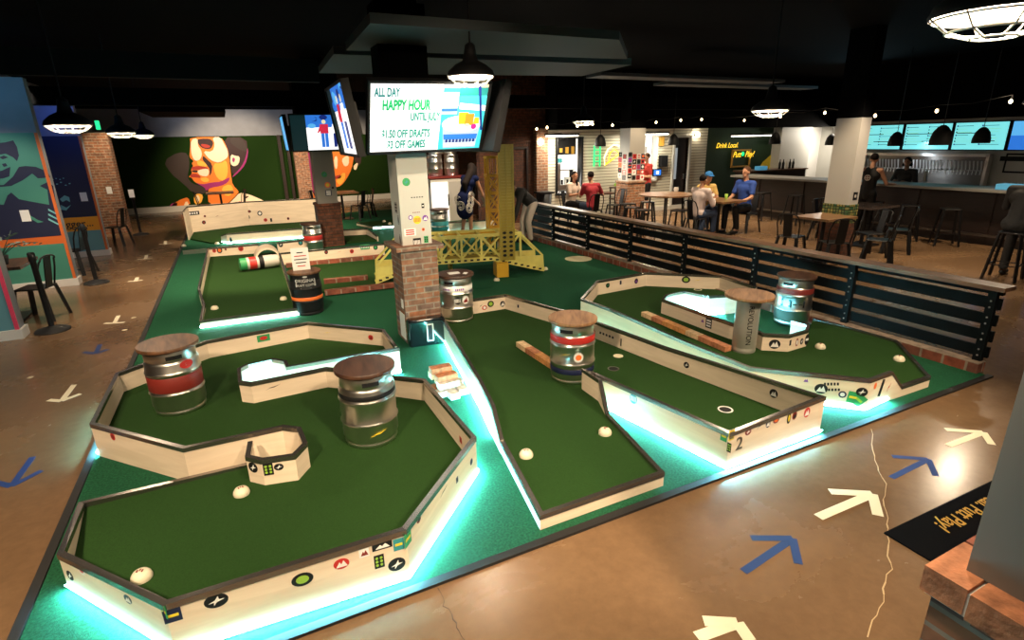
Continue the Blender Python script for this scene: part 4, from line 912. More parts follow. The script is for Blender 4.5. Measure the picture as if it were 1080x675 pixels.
def happy(b, w, h):
    xs = -w/2+w*.6
    b.rect(-w/2, -h/2, xs, h/2, -.001, 0, .001); b.rect(xs, -h/2, w/2, h/2, -.001, 4, .001)
    b.text('ALL DAY', -w*.366, h*.37, .115, -.004, 1, xs=.52, bold=.035); b.text('HAPPY HOUR', -w*.203, h*.19, .135, -.004, 2, xs=.56, bold=.045)
    b.text('UNTIL JULY', -w*.038, h*.022, .115, -.004, 3, xs=.5, bold=.035); b.text('$1.50 OFF DRAFTS', -w*.194, -h*.233, .115, -.004, 3, xs=.52, bold=.035); b.text('$3 OFF GAMES', -w*.186, -h*.4, .115, -.004, 3, xs=.52, bold=.035)
    # photograph of drinks on a keg lid
    x = lambda q: xs+q*(w/2-xs); z = lambda q: -h/2+q*h
    P = lambda pts, m, e=1: b.flat([(x(a), z(c)) for a, c in pts], -.002-.001*e, m, .001)
    P([(0, .55), (.36, .55), (.36, 1), (0, 1)], 5); P([(0, .88), (.36, .88), (.36, .94), (0, .94)], 12, 2); P([(0, .68), (.36, .68), (.36, .78), (0, .78)], 0, 2); P([(0, .6), (.36, .6), (.36, .64), (0, .64)], 12, 2)
    P([(.36, .83), (1, .83), (1, .95), (.36, .95)], 1); P([(.36, .95), (1, .95), (1, 1), (.36, 1)], 14); P([(.4, .63), (1, .6), (1, .68), (.4, .72)], 0)
    b.disc(x(.5), z(.4), (w/2-xs)*.46, h*.13, -.004, 0); P([(.06, .4), (.94, .4), (.88, .02), (.12, .02)], 5, 1)
    P([(.1, .24), (.9, .24), (.88, .16), (.12, .16)], 12, 3); P([(.12, .1), (.88, .1), (.87, .05), (.13, .05)], 0, 3)
    for k in range(9): P([(.16+.08*k, .11), (.21+.08*k, .11), (.21+.08*k, .16), (.16+.08*k, .16)], 6, 4)
    P([(.42, .4), (.6, .4), (.62, .58), (.4, .58)], 7, 4); P([(.56, .38), (.76, .38), (.76, .56), (.56, .56)], 8, 5); P([(.76, .4), (.9, .4), (.88, .5), (.78, .5)], 7, 5); b.disc(x(.78), z(.36), .03, .03, -.009, 9); b.disc(x(.62), z(.38), .03, .02, -.009, 14)
    P([(.76, .98), (.82, .98), (1, .3), (.95, .3)], 6, 7)
tv('big television facing the front, showing HAPPY HOUR offers', (1.85, 5.49, 2.424), (1, 0, .015), (0, -.36, .65), 1.21, .73, happy, SM)
def golfers(b, w, h, dark=.25):
    b.rect(-w/2, -h/2, w/2, h/2, -.001, 11, .001); x0 = -w/2+w*dark
    b.rect(x0, -h/2, w/2, h*.15, -.002, 0, .001); b.rect(x0, h*.15, w/2, h/2, -.002, 12, .001)
    for k in range(10): b.disc(x0+(w/2-x0)*random.random(), h*(.15+.3*random.random()), w*.07, h*.07, -.003-.0004*k, (13, 6, 12)[k % 3], 10, .0003)
    for cx, m, l in ((x0+(w/2-x0)*.4, 15, 12), (x0+(w/2-x0)*.68, 0, 6)):
        b.rect(cx-w*.07, -h*.02, cx+w*.07, h*.24, -.009, m, .001); b.disc(cx, h*.31, w*.035, h*.06, -.009, 14, 12, .001)
        b.rect(cx-w*.06, -h*.42, cx-w*.005, -h*.02, -.009, l, .001); b.rect(cx+w*.005, -h*.42, cx+w*.06, -h*.02, -.009, l, .001); b.flat([(cx-w*.07, h*.2), (cx-w*.12, 0), (cx-w*.1, -.01), (cx-w*.04, h*.12)], -.009, m, .001)
    for k in range(5): b.rect(x0+.02+.03*k, -h*(.1+.05*k), x0+.07+.03*k, -h*(.08+.05*k), -.004, 14, .001)
tv('television facing left, seen steeply beside the HAPPY HOUR screen', (1.08, 5.87, 2.415), (-.05, -1.15, -.01), (-.085, 0, .62), 1.17, .665, golfers, SM)
tv('television on the far side of the middle column, facing right, seen from behind', (2.6, 5.95, 2.43), (0, 1, 0), (.15, 0, .62), 1.2, .7, golfers, SM)
tv('smaller television showing two golfers, over the far brick column', (1.88, 12.55, 2.43), (1, 0, .01), (0, -.12, .7), 1.22, .74, golfers, SM)
tv('blue edge-on television at the left of the far brick column', (1.22, 13.2, 2.43), (-.03, -1, 0), (-.05, 0, .7), 1.1, .72, lambda b, w, h: b.rect(-w/2, -h/2, w/2, h/2, -.001, 13, .001), SM)
q = OY(517.5, 147.5, 13.7)
def bluetv(b, w, h): b.rect(-w/2, -h/2, w/2, h/2, -.001, 13, .001); b.flat([(-.1, .02), (-.02, .08), (.06, -.05), (.02, -.09)], -.003, 0, .001); b.disc(-.07, -.02, .05, .05, -.003, 4, 12, .001)
tv('tiny blue television on the dark brick wall above the yellow tower', (q.x, 13.72, q.z), (1, 0, 0), (0, 0, 1), .42, .3, bluetv, SM)
MB_ = MB(); MB_.box((1.75, 6.03, 3.15), (.5, .3, .7)); struct(MB_.build('trim_9', 'ceil'))
MB_ = MB(); MB_.box((1.9, 13.05, 3.2), (.9, .5, .9)); struct(MB_.build('trim_10', 'ceil'))
# menu boards over the bar
def menu(kind):
    def f(b, w, h):
        if kind == 3:
            b.rect(-w/2, -h/2, w/2, h/2, -.001, 12, .001); b.rect(-w/2, 0, w/2, h/2, -.002, 13, .001); b.rect(w*.1, -h*.4, w*.4, -h*.2, -.003, 0, .001); return
        b.rect(-w/2, -h/2, w/2, h/2, -.001, 16, .001)
        for c_ in range(2):
            for k in range(7):
                x0 = -w*.46+c_*w*.48; zz = h*.38-k*h*.115; b.rect(x0, zz-.006, x0+w*random.uniform(.2, .42), zz+.006, -.003, 17 if k % 3 == 0 else 10, .001)
                b.rect(x0-.012, zz-.018, x0+.012, zz+.018, -.004, (6, 1, 11)[k % 3], .001)
        b.rect(-w*.45, h*.1, w*.1, h*.13, -.004, 11, .001); b.rect(-w*.1, -h*.2, w*.3, -h*.17, -.004, 11, .001)
    return f
ys = [10.0, 8.77, 7.67, 6.56, 5.45]
for k in range(4):
    tv(['teal menu screen over the bar, nearest the tiled pillar', 'teal menu screen over the bar, second from the pillar', 'teal menu screen over the bar, third from the pillar', 'bright blue screen over the bar at the right edge'][k], (15.5, (ys[k]+ys[k+1])/2, 2.09), (0, -1, 0), (0, 0, 1), 1.09 if k else 1.2, .64, menu(k), SM, 'menu_screen', 'menu screens over the bar')
# ------------------------------------------------------------------ yellow lift bridge obstacle
BA, BB = Vector((1.88, 8.78, CZ)), Vector((4.66, 8.16, CZ))
BL = (BB-BA).length; brz = math.atan2(BB.y-BA.y, BB.x-BA.x)
t = thing('model_lift_bridge', 'yellow model lift bridge with truss sides and two towers on the carpet', 'bridge', BA, brz)
botz = lambda x: (.02+(.27-.02)*x/.75) if x < .75 else (.27 if x < 1.95 else .27-(.25)*(x-1.95)/(BL-1.95))
for y in (0, .5):
    b = MB(); n = 6; xs = [.42+(BL-.84)*k/n for k in range(n+1)]; TZ = .7
    pts = [0, .75, 1.95, BL]
    for k in range(3): b.bar((pts[k], y, botz(pts[k])+.03), (pts[k+1], y, botz(pts[k+1])+.03), .05, .07)
    b.bar((xs[0]-.02, y, TZ), (xs[-1]+.02, y, TZ), .06, .05)
    b.bar((.03, y, .3), (xs[0], y, TZ), .045, .03); b.bar((BL-.03, y, .3), (xs[-1], y, TZ), .045, .03)
    for k, x in enumerate(xs): b.bar((x, y, botz(x)), (x, y, TZ), .035, .03, up=(0, 1, 0))
    for k in range(n):
        b.bar((xs[k], y-.004, botz(xs[k])+.06), (xs[k+1], y-.004, TZ), .03, .025, up=(0, 1, 0))
        b.bar((xs[k], y+.004, TZ), (xs[k+1], y+.004, botz(xs[k+1])+.06), .03, .025, up=(0, 1, 0))
    for k in range(26):
        x = .08+k*(BL-.16)/25; b.box((x, y-.027, botz(x)+.03), (.05, .004, .03), 1)
    b.build('truss_side', ['bridge', 'black'], t, False)
    for x0, s_ in ((0, 1), (BL, -1)):
        b = MB(); xx = x0+s_*.75
        b.flat([(x0, .02), (xx, .29), (xx, .3), (x0+s_*.02, .3)][::s_], y-.012, 0, .024); b.build('end_plate', 'bridge', t, False)
b = MB()
for k in range(3): b.bar((pts[k], .25, botz(pts[k])+.02), (pts[k+1], .25, botz(pts[k+1])+.02), .5, .02)
b.build('deck', 'bridge_olive', t, False)
b = MB()
for x in xs: b.bar((x, 0, .7), (x, .5, .7), .03, .03)
b.build('top_brace', 'bridge', t, False)
b = MB(); b.box((2.08, .0, .12), (.2, .3, .24)); b.build('pedestal', 'bridge_amber', t, False)
b = MB()   # slatted front tower
tx = 2.1; b.box((tx-.02, -.07, 1.2), (.03, .04, 1.86)); b.box((tx+.2, -.07, 1.2), (.03, .04, 1.86)); b.box((tx+.09, -.07, 1.2), (.02, .03, 1.86))
b.box((tx+.09, -.055, 1.2), (.2, .008, 1.86))
for k in range(38): b.box((tx+.09, -.07, .3+k*.048), (.22, .034, .022))
for k in range(6):
    for x in (.035, .145): b.disc(tx+x, .36+k*.075, .032, .022, -.1, 1, 12)
b.build('tower', ['bridge_olive', 'black'], t, False)
b = MB()   # lattice back tower
tx = 2.02
for x in (0, .22):
    for y in (.55, .77): b.box((tx+x, y, 1.15), (.035, .035, 1.55))
for k in range(4):
    z0 = .42+k*.3
    for y in (.55, .77):
        b.bar((tx, y, z0), (tx+.22, y, z0+.3), .025, .02); b.bar((tx+.22, y, z0), (tx, y, z0+.3), .025, .02); b.bar((tx, y, z0+.3), (tx+.22, y, z0+.3), .03, .04)
    for x in (0, .22): b.bar((tx+x, .55, z0), (tx+x, .77, z0+.3), .02, .02)
for k in range(3): b.box((tx+.06+.05*k, .55, 1.76), (.012, .012, .34))
for z in (1.62, 1.92): b.box((tx+.11, .66, z), (.27, .27, .04))
b.build('tower', 'bridge_amber', t, False)
b = MB(); b.box((1.75, .6, .66), (1.1, .3, .05)); b.box((1.3, .6, .34), (.05, .2, .6)); b.box((2.2, .6, .34), (.05, .2, .6)); b.build('side_platform', 'bridge_amber', t, False)
# ------------------------------------------------------------------ slat fence
FX = 6.17
t = thing('slat_fence', 'dark horizontal slat fence with a wooden top rail along the right of the course', 'fence', (FX, 2.3, CZ))
Y0, Y1 = 2.36, 11.75
for k in range(4):
    z = .2+k*.158
    MB().box((FX+.02, (Y0+Y1)/2, z+.0), (.026, Y1-Y0, .108)).build('slat', 'slatblue', t)
MB().box((FX+.02, (Y0+Y1)/2, .775), (.05, Y1-Y0, .03)).build('rail', 'slatblue', t)
MB().box((FX+.03, (Y0+Y1)/2, .825), (.2, Y1-Y0+.06, .04)).build('top_rail', 'railwood', t)
for k in range(8):
    y = 2.42+k*1.325
    b = MB(); b.box((FX-.02, y, .44), (.05, .07, .72)); pst = b.build('post', 'slatblue', t)
    for j in range(4):
        for e in (-.03, .03): MB().ball((FX-.047, y, .2+j*.158+e), .009, 0, 8, 5).build('bolt', 'steel', pst)
tag(MB().box((FX-.06, (Y0+Y1)/2+.1, .065), (.13, Y1-Y0+.2, .1)).build('brick_kerb', 'brickcurb'), 'low red brick kerb along the foot of the slat fence', 'kerb')
# ------------------------------------------------------------------ furniture
def chair_proto():
    t = thing('metal_chair', 'dark metal cafe chair', 'chair')
    b = MB(); b.box((0, 0, .44), (.36, .36, .022)); o = b.build('seat', 'blackmetal', t, False); bv = o.modifiers.new('bevel', 'BEVEL'); bv.width = .04; bv.segments = 3; bv.affect = 'EDGES'
    for sx in (-1, 1):
        for sy in (-1, 1):
            b = MB(); b.bar((sx*.16, sy*.16, .43), (sx*.215, sy*.22, 0), .055, .035); b.build('leg', 'blackmetal', t, False)
    b = MB(); b.bar((0, -.17, .44), (0, -.235, .85), .15, .012, up=(0, 1, 0)); b.build('backrest', 'blackmetal', t, False)
    pts = [(-.18, -.14, .44), (-.2, -.19, .68), (-.17, -.22, .8)]+[(.17*math.cos(PI-a*PI/8), -.235, .81+.055*math.sin(a*PI/8)) for a in range(0, 9)]+[(.17, -.22, .8), (.2, -.19, .68), (.18, -.14, .44)]
    MB().tube(pts, .012, 8).build('back_frame', 'blackmetal', t, False)
    return t
def stool_proto(h):
    t = thing('metal_stool', 'dark metal stool', 'stool')
    b = MB(); b.box((0, 0, h-.015), (.31, .31, .03)); o = b.build('seat', 'blackmetal', t, False); bv = o.modifiers.new('bevel', 'BEVEL'); bv.width = .02; bv.segments = 2
    for sx in (-1, 1):
        for sy in (-1, 1):
            MB().bar((sx*.13, sy*.13, h-.02), (sx*.2, sy*.2, 0), .04, .025).build('leg', 'blackmetal', t, False)
    b = MB(); z = .24; k = .2-.07*z/h
    for a in range(4):
        q = [(-k, -k), (k, -k), (k, k), (-k, k)]; b.bar((*q[a], z), (*q[(a+1) % 4], z), .02, .012)
    b.build('footrest', 'blackmetal', t, False)
    return t
_first = {}
def place(kind, x, y, rz, label, group):
    if kind not in _first:
        o = chair_proto() if kind == 'chair' else stool_proto({'stool': .66, 'barstool': .74}[kind]); _first[kind] = o
        o.location = (x, y, 0); o.rotation_euler = (0, 0, R(rz)); o['label'] = label; o['group'] = group
        return o
    return dup(_first[kind], (x, y, 0), R(rz), label, group)
def table(x, y, w, d, h, label, top='tablewood', rz=0, round_=False):
    t = thing('cafe_table', label, 'table', (x, y, 0), R(rz), 'cafe tables')
    if round_: MB().lathe([(w/2, 0), (w/2, .03)], (0, 0, h-.03), 32).build('tabletop', top, t, False)
    else:
        o = MB().box((0, 0, h-.02), (w, d, .04)).build('tabletop', top, t, False)
    if round_:
        for k in range(4):
            a = PI/4+k*PI/2; MB().cone((math.cos(a)*w*.28, math.sin(a)*w*.28, h-.03), (math.cos(a)*w*.33, math.sin(a)*w*.33, 0), .02, .02, 8).build('leg', 'blackmetal', t, False)
    else:
        MB().cone((0, 0, .02), (0, 0, h-.04), .035, .035, 12).build('pedestal', 'blackmetal', t, False)
        MB().box((0, 0, .015), (w*.6, d*.6, .03)).build('base_plate', 'blackmetal', t, False)
    return t
# round table with stools, between the brick column and the seated men
table(9.25, 10.35, 1.3, 1.3, .92, 'round wooden table with stools between the papered column and the seated men', round_=True)
for k, (dx, dy, lab) in enumerate([(-.95, -.35, 'dark stool left of the round wooden table, next to the papered column'), (-.35, -.85, 'dark stool in front of the round wooden table'), (-.85, .2, 'dark stool at the left rear of the round wooden table'), (.2, .9, 'dark stool behind the round wooden table'), (-.45, .85, 'dark stool behind the round wooden table, near the papered column')]):
    place('stool', 9.25+dx, 10.35+dy, 20*k, lab, 'stools at the round table')
q = G(713, 202, .92); tag(MB().lathe([(.05, 0), (.06, .05), (.05, .1)], (q.x, q.y, .922), 14).build('napkin_pot', 'white'), 'white pot on the round wooden table', 'pot')
# the three men's table
mt = (10.15, 9.55)
table(*mt, .75, .9, .8, 'small square table between the white-shirted and blue-shirted men', 'tablewood')
place('chair', 9.32, 9.42, -85, 'dark metal chair under the man in the white shirt', 'chairs at the men table')
place('chair', 10.95, 9.4, 88, 'dark metal chair under the man in the blue shirt', 'chairs at the men table')
place('chair', 10.35, 10.35, 180, 'dark metal chair under the man in the blue cap', 'chairs at the men table')
for k, (dx, dy, m, lab) in enumerate([(-.2, .1, 'gold', 'amber glass on the men table, left one'), (.0, .22, 'white', 'white cup on the men table, middle'), (.15, -.05, 'limegreen', 'yellow-green lit glass on the men table, right one')]):
    tag(MB().lathe([(.03, 0), (.04, .12), (.037, .12), (.028, .01)], (mt[0]+dx, mt[1]+dy, .801), 14).build('drinking_glass', m), lab, 'glass', 'glasses on the men table')
# tables near the tiled pillar
table(9.48, 6.45, .8, .7, .8, 'wooden table in front of the tiled pillar', 'tablewood')
table(11.5, 6.95, .9, .75, .82, 'table shining blue behind the tiled pillar table', 'tablegloss')
for x, y, rz, lab in [(9.05, 6.75, -75, 'dark metal chair at the left of the tiled pillar table'), (9.1, 5.95, -30, 'dark metal chair seen from behind before the tiled pillar table'), (9.95, 5.7, 25, 'dark metal chair at the right front of the tiled pillar table'), (10.5, 6.2, 70, 'dark metal chair at the right side of the tiled pillar table'), (11.3, 6.15, 30, 'dark metal chair at the right of the blue-lit table'), (11.4, 7.75, 190, 'dark metal chair behind the blue-lit table')]:
    place('chair', x, y, rz, lab, 'chairs near the tiled pillar')
# couple's table
table(9.0, 12.85, .7, .7, .8, 'small dark table beside the couple at the food counter', 'lidwood_dark')
place('chair', 8.34, 12.05, -8, 'dark metal chair under the man in the crimson shirt', 'chairs at the couple table')
place('chair', 8.22, 13.0, -160, 'dark metal chair under the dark-haired woman at the counter', 'chairs at the couple table')
place('chair', 9.55, 12.7, 90, 'empty dark metal chair right of the couple table', 'chairs at the couple table')
# bar with stools
t = thing('bar_counter', 'long dark bar counter with a pale top edge under the menu screens', 'bar', (13.6, 7, 0))
MB().box((13.75, 7.2, .53), (.5, 9.6, 1.06)).build('bar_front', 'darkwood', t); MB().box((13.6, 7.2, 1.085), (.9, 9.7, .05)).build('worktop', 'greycol', t)
MB().box((13.42, 7.2, .2), (.06, 9.6, .05)).build('foot_rail', 'steel_dark', t)
for k in range(7): MB().box((13.49, 2.9+1.4*k, .55), (.03, .06, 1.0)).build('panel_batten', 'darkwood', t)
for k, y in enumerate([10.6, 9.6, 8.7, 7.6, 6.85, 6.1]):
    place('barstool', 12.85, y, 8*k, ['dark bar stool at the far left of the bar by the white pier', 'dark bar stool at the left of the bar, second from the white pier', 'dark bar stool at the bar behind the tiled pillar', 'dark bar stool beside the customer in the black tank top', 'dark bar stool at the middle of the bar', 'dark bar stool at the right of the bar'][k], 'stools along the bar')
place('barstool', 10.52, 4.1, 10, 'dark stool under the person in black at the right edge', 'stools along the bar')
# back bar: tap wall, shelf
t = thing('tap_wall', 'steel beer tap wall under the menu screens', 'tap wall', (15.45, 8.2, .95))
b = MB(); b.box((15.5, 8.2, 1.3), (.1, 2.8, .72)); b.build('back_panel', 'steel_dark', t)
b = MB()
for y, sy in ((6.79, .06), (9.61, .06)): b.box((15.42, y, 1.3), (.16, sy, .78))
for z in (.93, 1.67): b.box((15.42, 8.2, z), (.16, 2.86, .06))
b.build('frame', 'steel', t)
MB().box((15.35, 8.2, .95), (.3, 2.8, .03)).build('drip_tray', 'steel', t)
for k in range(34):
    y = 9.45-k*.077-(.06 if k > 10 else 0)-(.06 if k > 22 else 0)
    b = MB(); b.cone((15.36, y, 1.36), (15.32, y+.01, 1.55), .011, .018, 8, 0); b.cone((15.44, y, 1.33), (15.34, y, 1.35), .012, .012, 8, 1); b.cone((15.34, y, 1.35), (15.33, y, 1.24), .011, .008, 8, 1); b.build('tap', ['white', 'steel'], t)
t = thing('back_bar_shelf', 'pale shelf with stacked glasses right of the tap wall', 'shelf', (15.4, 5.6, 1.0))
MB().box((15.35, 5.4, 1.0), (.5, 2.4, .05)).build('shelf_board', 'offwhite', t); MB().box((15.45, 5.4, .5), (.4, 2.4, .95)).build('cabinet', 'darkwood', t)
for k in range(16):
    tag(MB().lathe([(.03, 0), (.038, .1), (.035, .1)], (15.25, 4.5+k*.12, 1.027), 10).build('drinking_glass', 'offwhite'), 'upturned glass in the row on the back bar shelf', 'glass', 'glasses on the back bar shelf')
q = OX(1062, 172, 15.58); tag(MB().box((15.59, q.y-.2, q.z), (.02, .5, .42)).box((15.575, q.y-.2, q.z), (.01, .42, .34), 1).build('framed_notice', ['black', 'offwhite']), 'black framed notice on the wall right of the taps', 'frame')
tag(MB().box((15.58, 6.1, 1.6), (.03, 1.1, .1)).build('shelf_rail', 'black'), 'black rail on the wall right of the taps', 'rail')
q = OX(1058, 206, 13.4); tag(MB().box((q.x, 5.4, 1.17), (.3, .45, .1)).build('till_screen', 'phone'), 'glowing till screen lying on the bar at the right', 'screen')
tag(MB().cone((14.5, 7.55, 1.1), (14.5, 7.55, 1.34), .05, .04, 12).build('paper_roll', 'offwhite'), 'pale roll standing on the bar before the taps', 'roll')
# service counter in front of the green wall
t = thing('service_counter', 'counter with till and bottles before the green wall', 'counter', (16, 13.0, 0))
MB().box((16, 13.0, .55), (2.6, .6, 1.1)).build('counter_front', 'darkwood', t); MB().box((16, 13.0, 1.12), (2.7, .7, .04)).build('counter_top', 'lidwood', t)
for k in range(5):
    tag(MB().lathe([(.04, 0), (.04, .18), (.015, .24), (.015, .3)], (16.2+.16*k, 12.85, 1.141), 12).build('bottle', ['black', 'black', 'offwhite', 'black', 'black'][k]), ['dark bottle on the counter before the green wall', '', 'pale bottle on the counter before the green wall'][0 if k != 2 else 2], 'bottle', 'bottles before the green wall')
tag(MB().box((15.4, 12.9, 1.2), (.35, .2, .12)).build('till_screen', 'phone'), 'blue glowing till on the counter before the green wall', 'screen')
# far bistro set before the second mural
table(3.0, 17.6, .9, .9, .82, 'far wooden table with chairs before the orange mural', 'tablewood')
for x, y, rz in [(2.5, 17.2, -40), (3.4, 17.1, 30), (3.75, 17.7, 90), (2.4, 18.1, -120)]:
    place('chair', x, y, rz, 'dark metal chair at the far table before the orange mural', 'chairs at the far table')
table(-.3, 20.5, .8, .8, .8, 'dark high table silhouetted below the big mural', 'lidwood_dark')
for x, y, rz in [(-.8, 20.3, -80), (.2, 20.4, 70)]: place('chair', x, y, rz, 'dark metal chair silhouetted below the big mural', 'chairs below the big mural')
# left side tables between the poster fins
table(-3.0, 9.6, .8, .8, .76, 'dark table between the posters at the left edge', 'lidwood_dark')
place('chair', -2.55, 9.35, 75, 'dark metal chair at the left edge table, nearest', 'chairs by the posters'); place('chair', -2.75, 12.6, 70, 'dark metal chair between the second and third poster', 'chairs by the posters'); place('chair', -2.55, 15.9, 70, 'dark metal chair past the third poster', 'chairs by the posters')
t = thing('potted_plant', 'leafy plant in a dark pot on the left edge table', 'plant', (-2.85, 9.5, .76))
MB().lathe([(.06, 0), (.08, .12), (.07, .12)], (0, 0, 0), 16).build('pot', 'black', t, False)
b = MB(); st = MB()
for k in range(9):
    a = k*2.4; L = .22+.1*(k % 3); pts_ = [(0, 0, .1), (math.cos(a)*L*.5, math.sin(a)*L*.5, .26), (math.cos(a)*L, math.sin(a)*L, .24+.06*(k % 4))]
    st.tube(pts_, .005, 6)
    for j in range(6):
        f = .35+.13*j; x, y, z = math.cos(a)*L*f, math.sin(a)*L*f, .24+.02*math.sin(j)+.05*(k % 4)*f
        w = .035; a2 = a+(-1)**j*1.1
        b.flat([(0, 0), (.03, -.018), (.075, 0), (.03, .02)], 0, j % 2) if False else b.add([(x, y, z), (x+math.cos(a2+.4)*w, y+math.sin(a2+.4)*w, z+.015), (x+math.cos(a2)*w*2.2, y+math.sin(a2)*w*2.2, z+.01), (x+math.cos(a2-.4)*w, y+math.sin(a2-.4)*w, z-.01)], [(0, 1, 2, 3)], 0)
st.build('stem', 'leaf', t, False); b.build('foliage', 'leaf', t, False)
# stanchion posts
for k, (x, y, lab) in enumerate([(-2.3, 8.62, 'black stanchion post nearest the camera, before the teal poster'), (-2.3, 11.5, 'black stanchion post beside the bigger poster'), (-2.3, 17.6, 'black stanchion post with a white sign at the far brick pier')]):
    t = thing('stanchion_post', lab, 'post', (x, y, 0), 0, 'stanchion posts')
    MB().lathe([(.19, 0), (.19, .015), (.17, .03), (.06, .055), (.032, .07)], (0, 0, 0), 28).build('base', 'rubber', t, False)
    MB().lathe([(.032, .06), (.032, .9), (.04, .91), (.04, 1.0), (.03, 1.01)], (0, 0, 0), 16).build('pole', 'black', t, False)
    if k == 2: MB().box((0, -.05, 1.08), (.12, .02, .2)).build('sign_plate', 'paper', t, False)
# trash bin, shelf rack, wall fittings
t = thing('waste_bin', 'black waste bin against the pale brick pier', 'bin', (7.65, 13.4, 0)); MB().lathe([(.2, 0), (.25, .8), (.24, .8)], (0, 0, 0), 4).build('body', 'black', t, False); MB().box((0, 0, .83), (.42, .42, .05)).build('lid', 'black', t, False)
t = thing('shelf_rack', 'small dark shelf rack with greenery by the papered column', 'rack', (10.3, 13.6, 0))
for x in (-.2, .2):
    for y in (-.12, .12): MB().box((x, y, .42), (.03, .03, .84)).build('leg', 'blackmetal', t, False)
for z in (.2, .5, .82): MB().box((0, 0, z), (.46, .3, .03)).build('shelf', 'lidwood_dark', t, False)
b = MB()
for k in range(5): b.ball((-.1+.06*k, 0, .9), (.05, .06, .05), 0, 8, 6)
tag(b.build('green_plant', 'limegreen'), 'bright green plant on top of the small shelf rack', 'plant').location = (10.3, 13.6, 0)
q = OY(693, 182, 13.85); tag(MB().box((q.x, 13.86, q.z), (.34, .04, .22)).box((q.x, 13.835, q.z), (.28, .01, .17), 1).box((q.x, 13.828, q.z), (.1, .006, .09), 2).build('wall_tablet', ['black', 'scr_blue', 'scr_white']), 'glowing blue tablet on the slatted counter wall', 'tablet')
q = OY(700, 170, 13.8); tag(MB().box((q.x, 13.82, q.z), (.24, .14, .34)).build('wall_speaker', 'black'), 'black speaker on the slatted wall left of the door', 'speaker')
q = OY(699, 149, 13.8); tag(MB().box((q.x, 13.86, q.z), (.2, .04, .26)).build('wall_panel', 'gold'), 'small amber panel high on the slatted wall left of the door', 'panel')
q = OY(553, 150, 13.8); tag(MB().ball((7.75, 13.78, q.z), .09, 0).box((7.75, 13.83, q.z), (.08, .1, .08), 1).build('wall_lamp', ['lamp', 'black']), 'small round wall lamp on the pale brick pier', 'lamp')
q = OY(736, 142, 13.8); tag(MB().ball((q.x, 13.8, q.z), .06, 0).box((q.x, 13.86, q.z), (.08, .08, .08), 1).build('wall_lamp', ['lamp', 'black']), 'small round wall lamp left of the green wall', 'lamp')
tag(MB().box((6.7, 13.89, 1.0), (.06, .04, 2.0)).box((7.4, 13.89, 1.0), (.06, .04, 2.0)).box((7.05, 13.89, 2.0), (.76, .04, .06)).build('door_surround', 'darkwood'), 'dark timber door surround on the brick wall behind the yellow tower', 'door frame')
# picture frame, neon words and lime glow on the green wall
a0, a1 = OY(771.5, 176, 13.86), OY(792, 158, 13.86)
b = MB()
for x in (a0.x, a1.x): b.box((x, 13.87, (a0.z+a1.z)/2), (.05, .04, a1.z-a0.z))
for z in (a0.z, a1.z): b.box(((a0.x+a1.x)/2, 13.87, z), (a1.x-a0.x+.05, .04, .05))
tag(b.build('picture_frame', 'gold'), 'thin gold frame below the yellow neon words', 'frame')
q0, q1 = OY(768, 153.5, 13.8), OY(784, 163, 13.8)
t = thing('neon_sign', 'yellow neon words Drink Local Putt Play on the green wall', 'neon sign', (q0.x, 13.84, q0.z))
b = MB(); b.text('Drink Local.', q0.x, q0.z, .22, 13.84, 0, xs=.9, shear=.35); b.build('upper_words', 'neon_yellow', t)
b = MB(); b.text('Putt', q1.x-.25, q1.z, .26, 13.84, 0, xs=.85, shear=.35); b.text('Play!', q1.x+.33, q1.z, .26, 13.84, 0, xs=.85, shear=.35); b.build('lower_words', 'neon_yellow', t)
MB().disc(q1.x+.02, q1.z+.02, .07, .07, 13.84, 0).build('neon_ball', 'neon_green', t)
b = MB(); b.flat([pt(814, 163, 13.86)]+[pt(814, 191, 13.86), pt(796, 191, 13.86), pt(800, 179, 13.86), pt(805, 171, 13.86)], 13.88, 0, .006)
tag(b.build('wall_graphic', 'yellow'), 'lime yellow curved shape painted at the right of the green wall', 'graphic')
# neon hash and wedge on the slatted wall
q = OY(631, 165, 13.8)
t = thing('neon_sign', 'green and yellow neon shapes on the slatted wall above the couple', 'neon sign', (q.x, 13.84, q.z))
b = MB()
for x in (-.12, .08): b.tube([(q.x+x, 13.83, q.z-.28), (q.x+x, 13.83, q.z+.3)], .022, 8)
for z in (-.14, .02, .18): b.tube([(q.x-.12, 13.83, q.z+z), (q.x+.08, 13.83, q.z+z)], .014, 8)
b.build('green_tubes', 'neon_green', t)
q = OY(647, 164, 13.8); b = MB()
arc = [(q.x-.28+.0, 13.83, q.z-.28)]+[(q.x-.28+.62*math.sin(a*PI/16)*1.0, 13.83, q.z-.2+.5*(1-math.cos(a*PI/10))/1.2) for a in range(1, 9)]+[(q.x+.3, 13.83, q.z+.05)]
b.tube([(q.x-.28, 13.83, q.z-.26), (q.x-.3, 13.83, q.z-.05), (q.x-.18, 13.83, q.z+.18), (q.x+.02, 13.83, q.z+.3), (q.x+.22, 13.83, q.z+.26), (q.x+.32, 13.83, q.z+.1)], .024, 8, 0)
b.tube([(q.x-.28, 13.83, q.z-.26), (q.x+.32, 13.83, q.z+.08)], .024, 8, 1); b.tube([(q.x-.16, 13.83, q.z-.12), (q.x-.1, 13.83, q.z+.08), (q.x+.05, 13.83, q.z+.17), (q.x+.2, 13.83, q.z+.08)], .018, 8, 1)
b.build('wedge_tubes', ['neon_white', 'neon_yellow'], t)
q = OY(103, 132, 16); tag(MB().box((q.x, 16, q.z), (.08, .04, .19)).build('exit_sign', 'exit_green'), 'small green lit sign high on the left wall', 'sign')
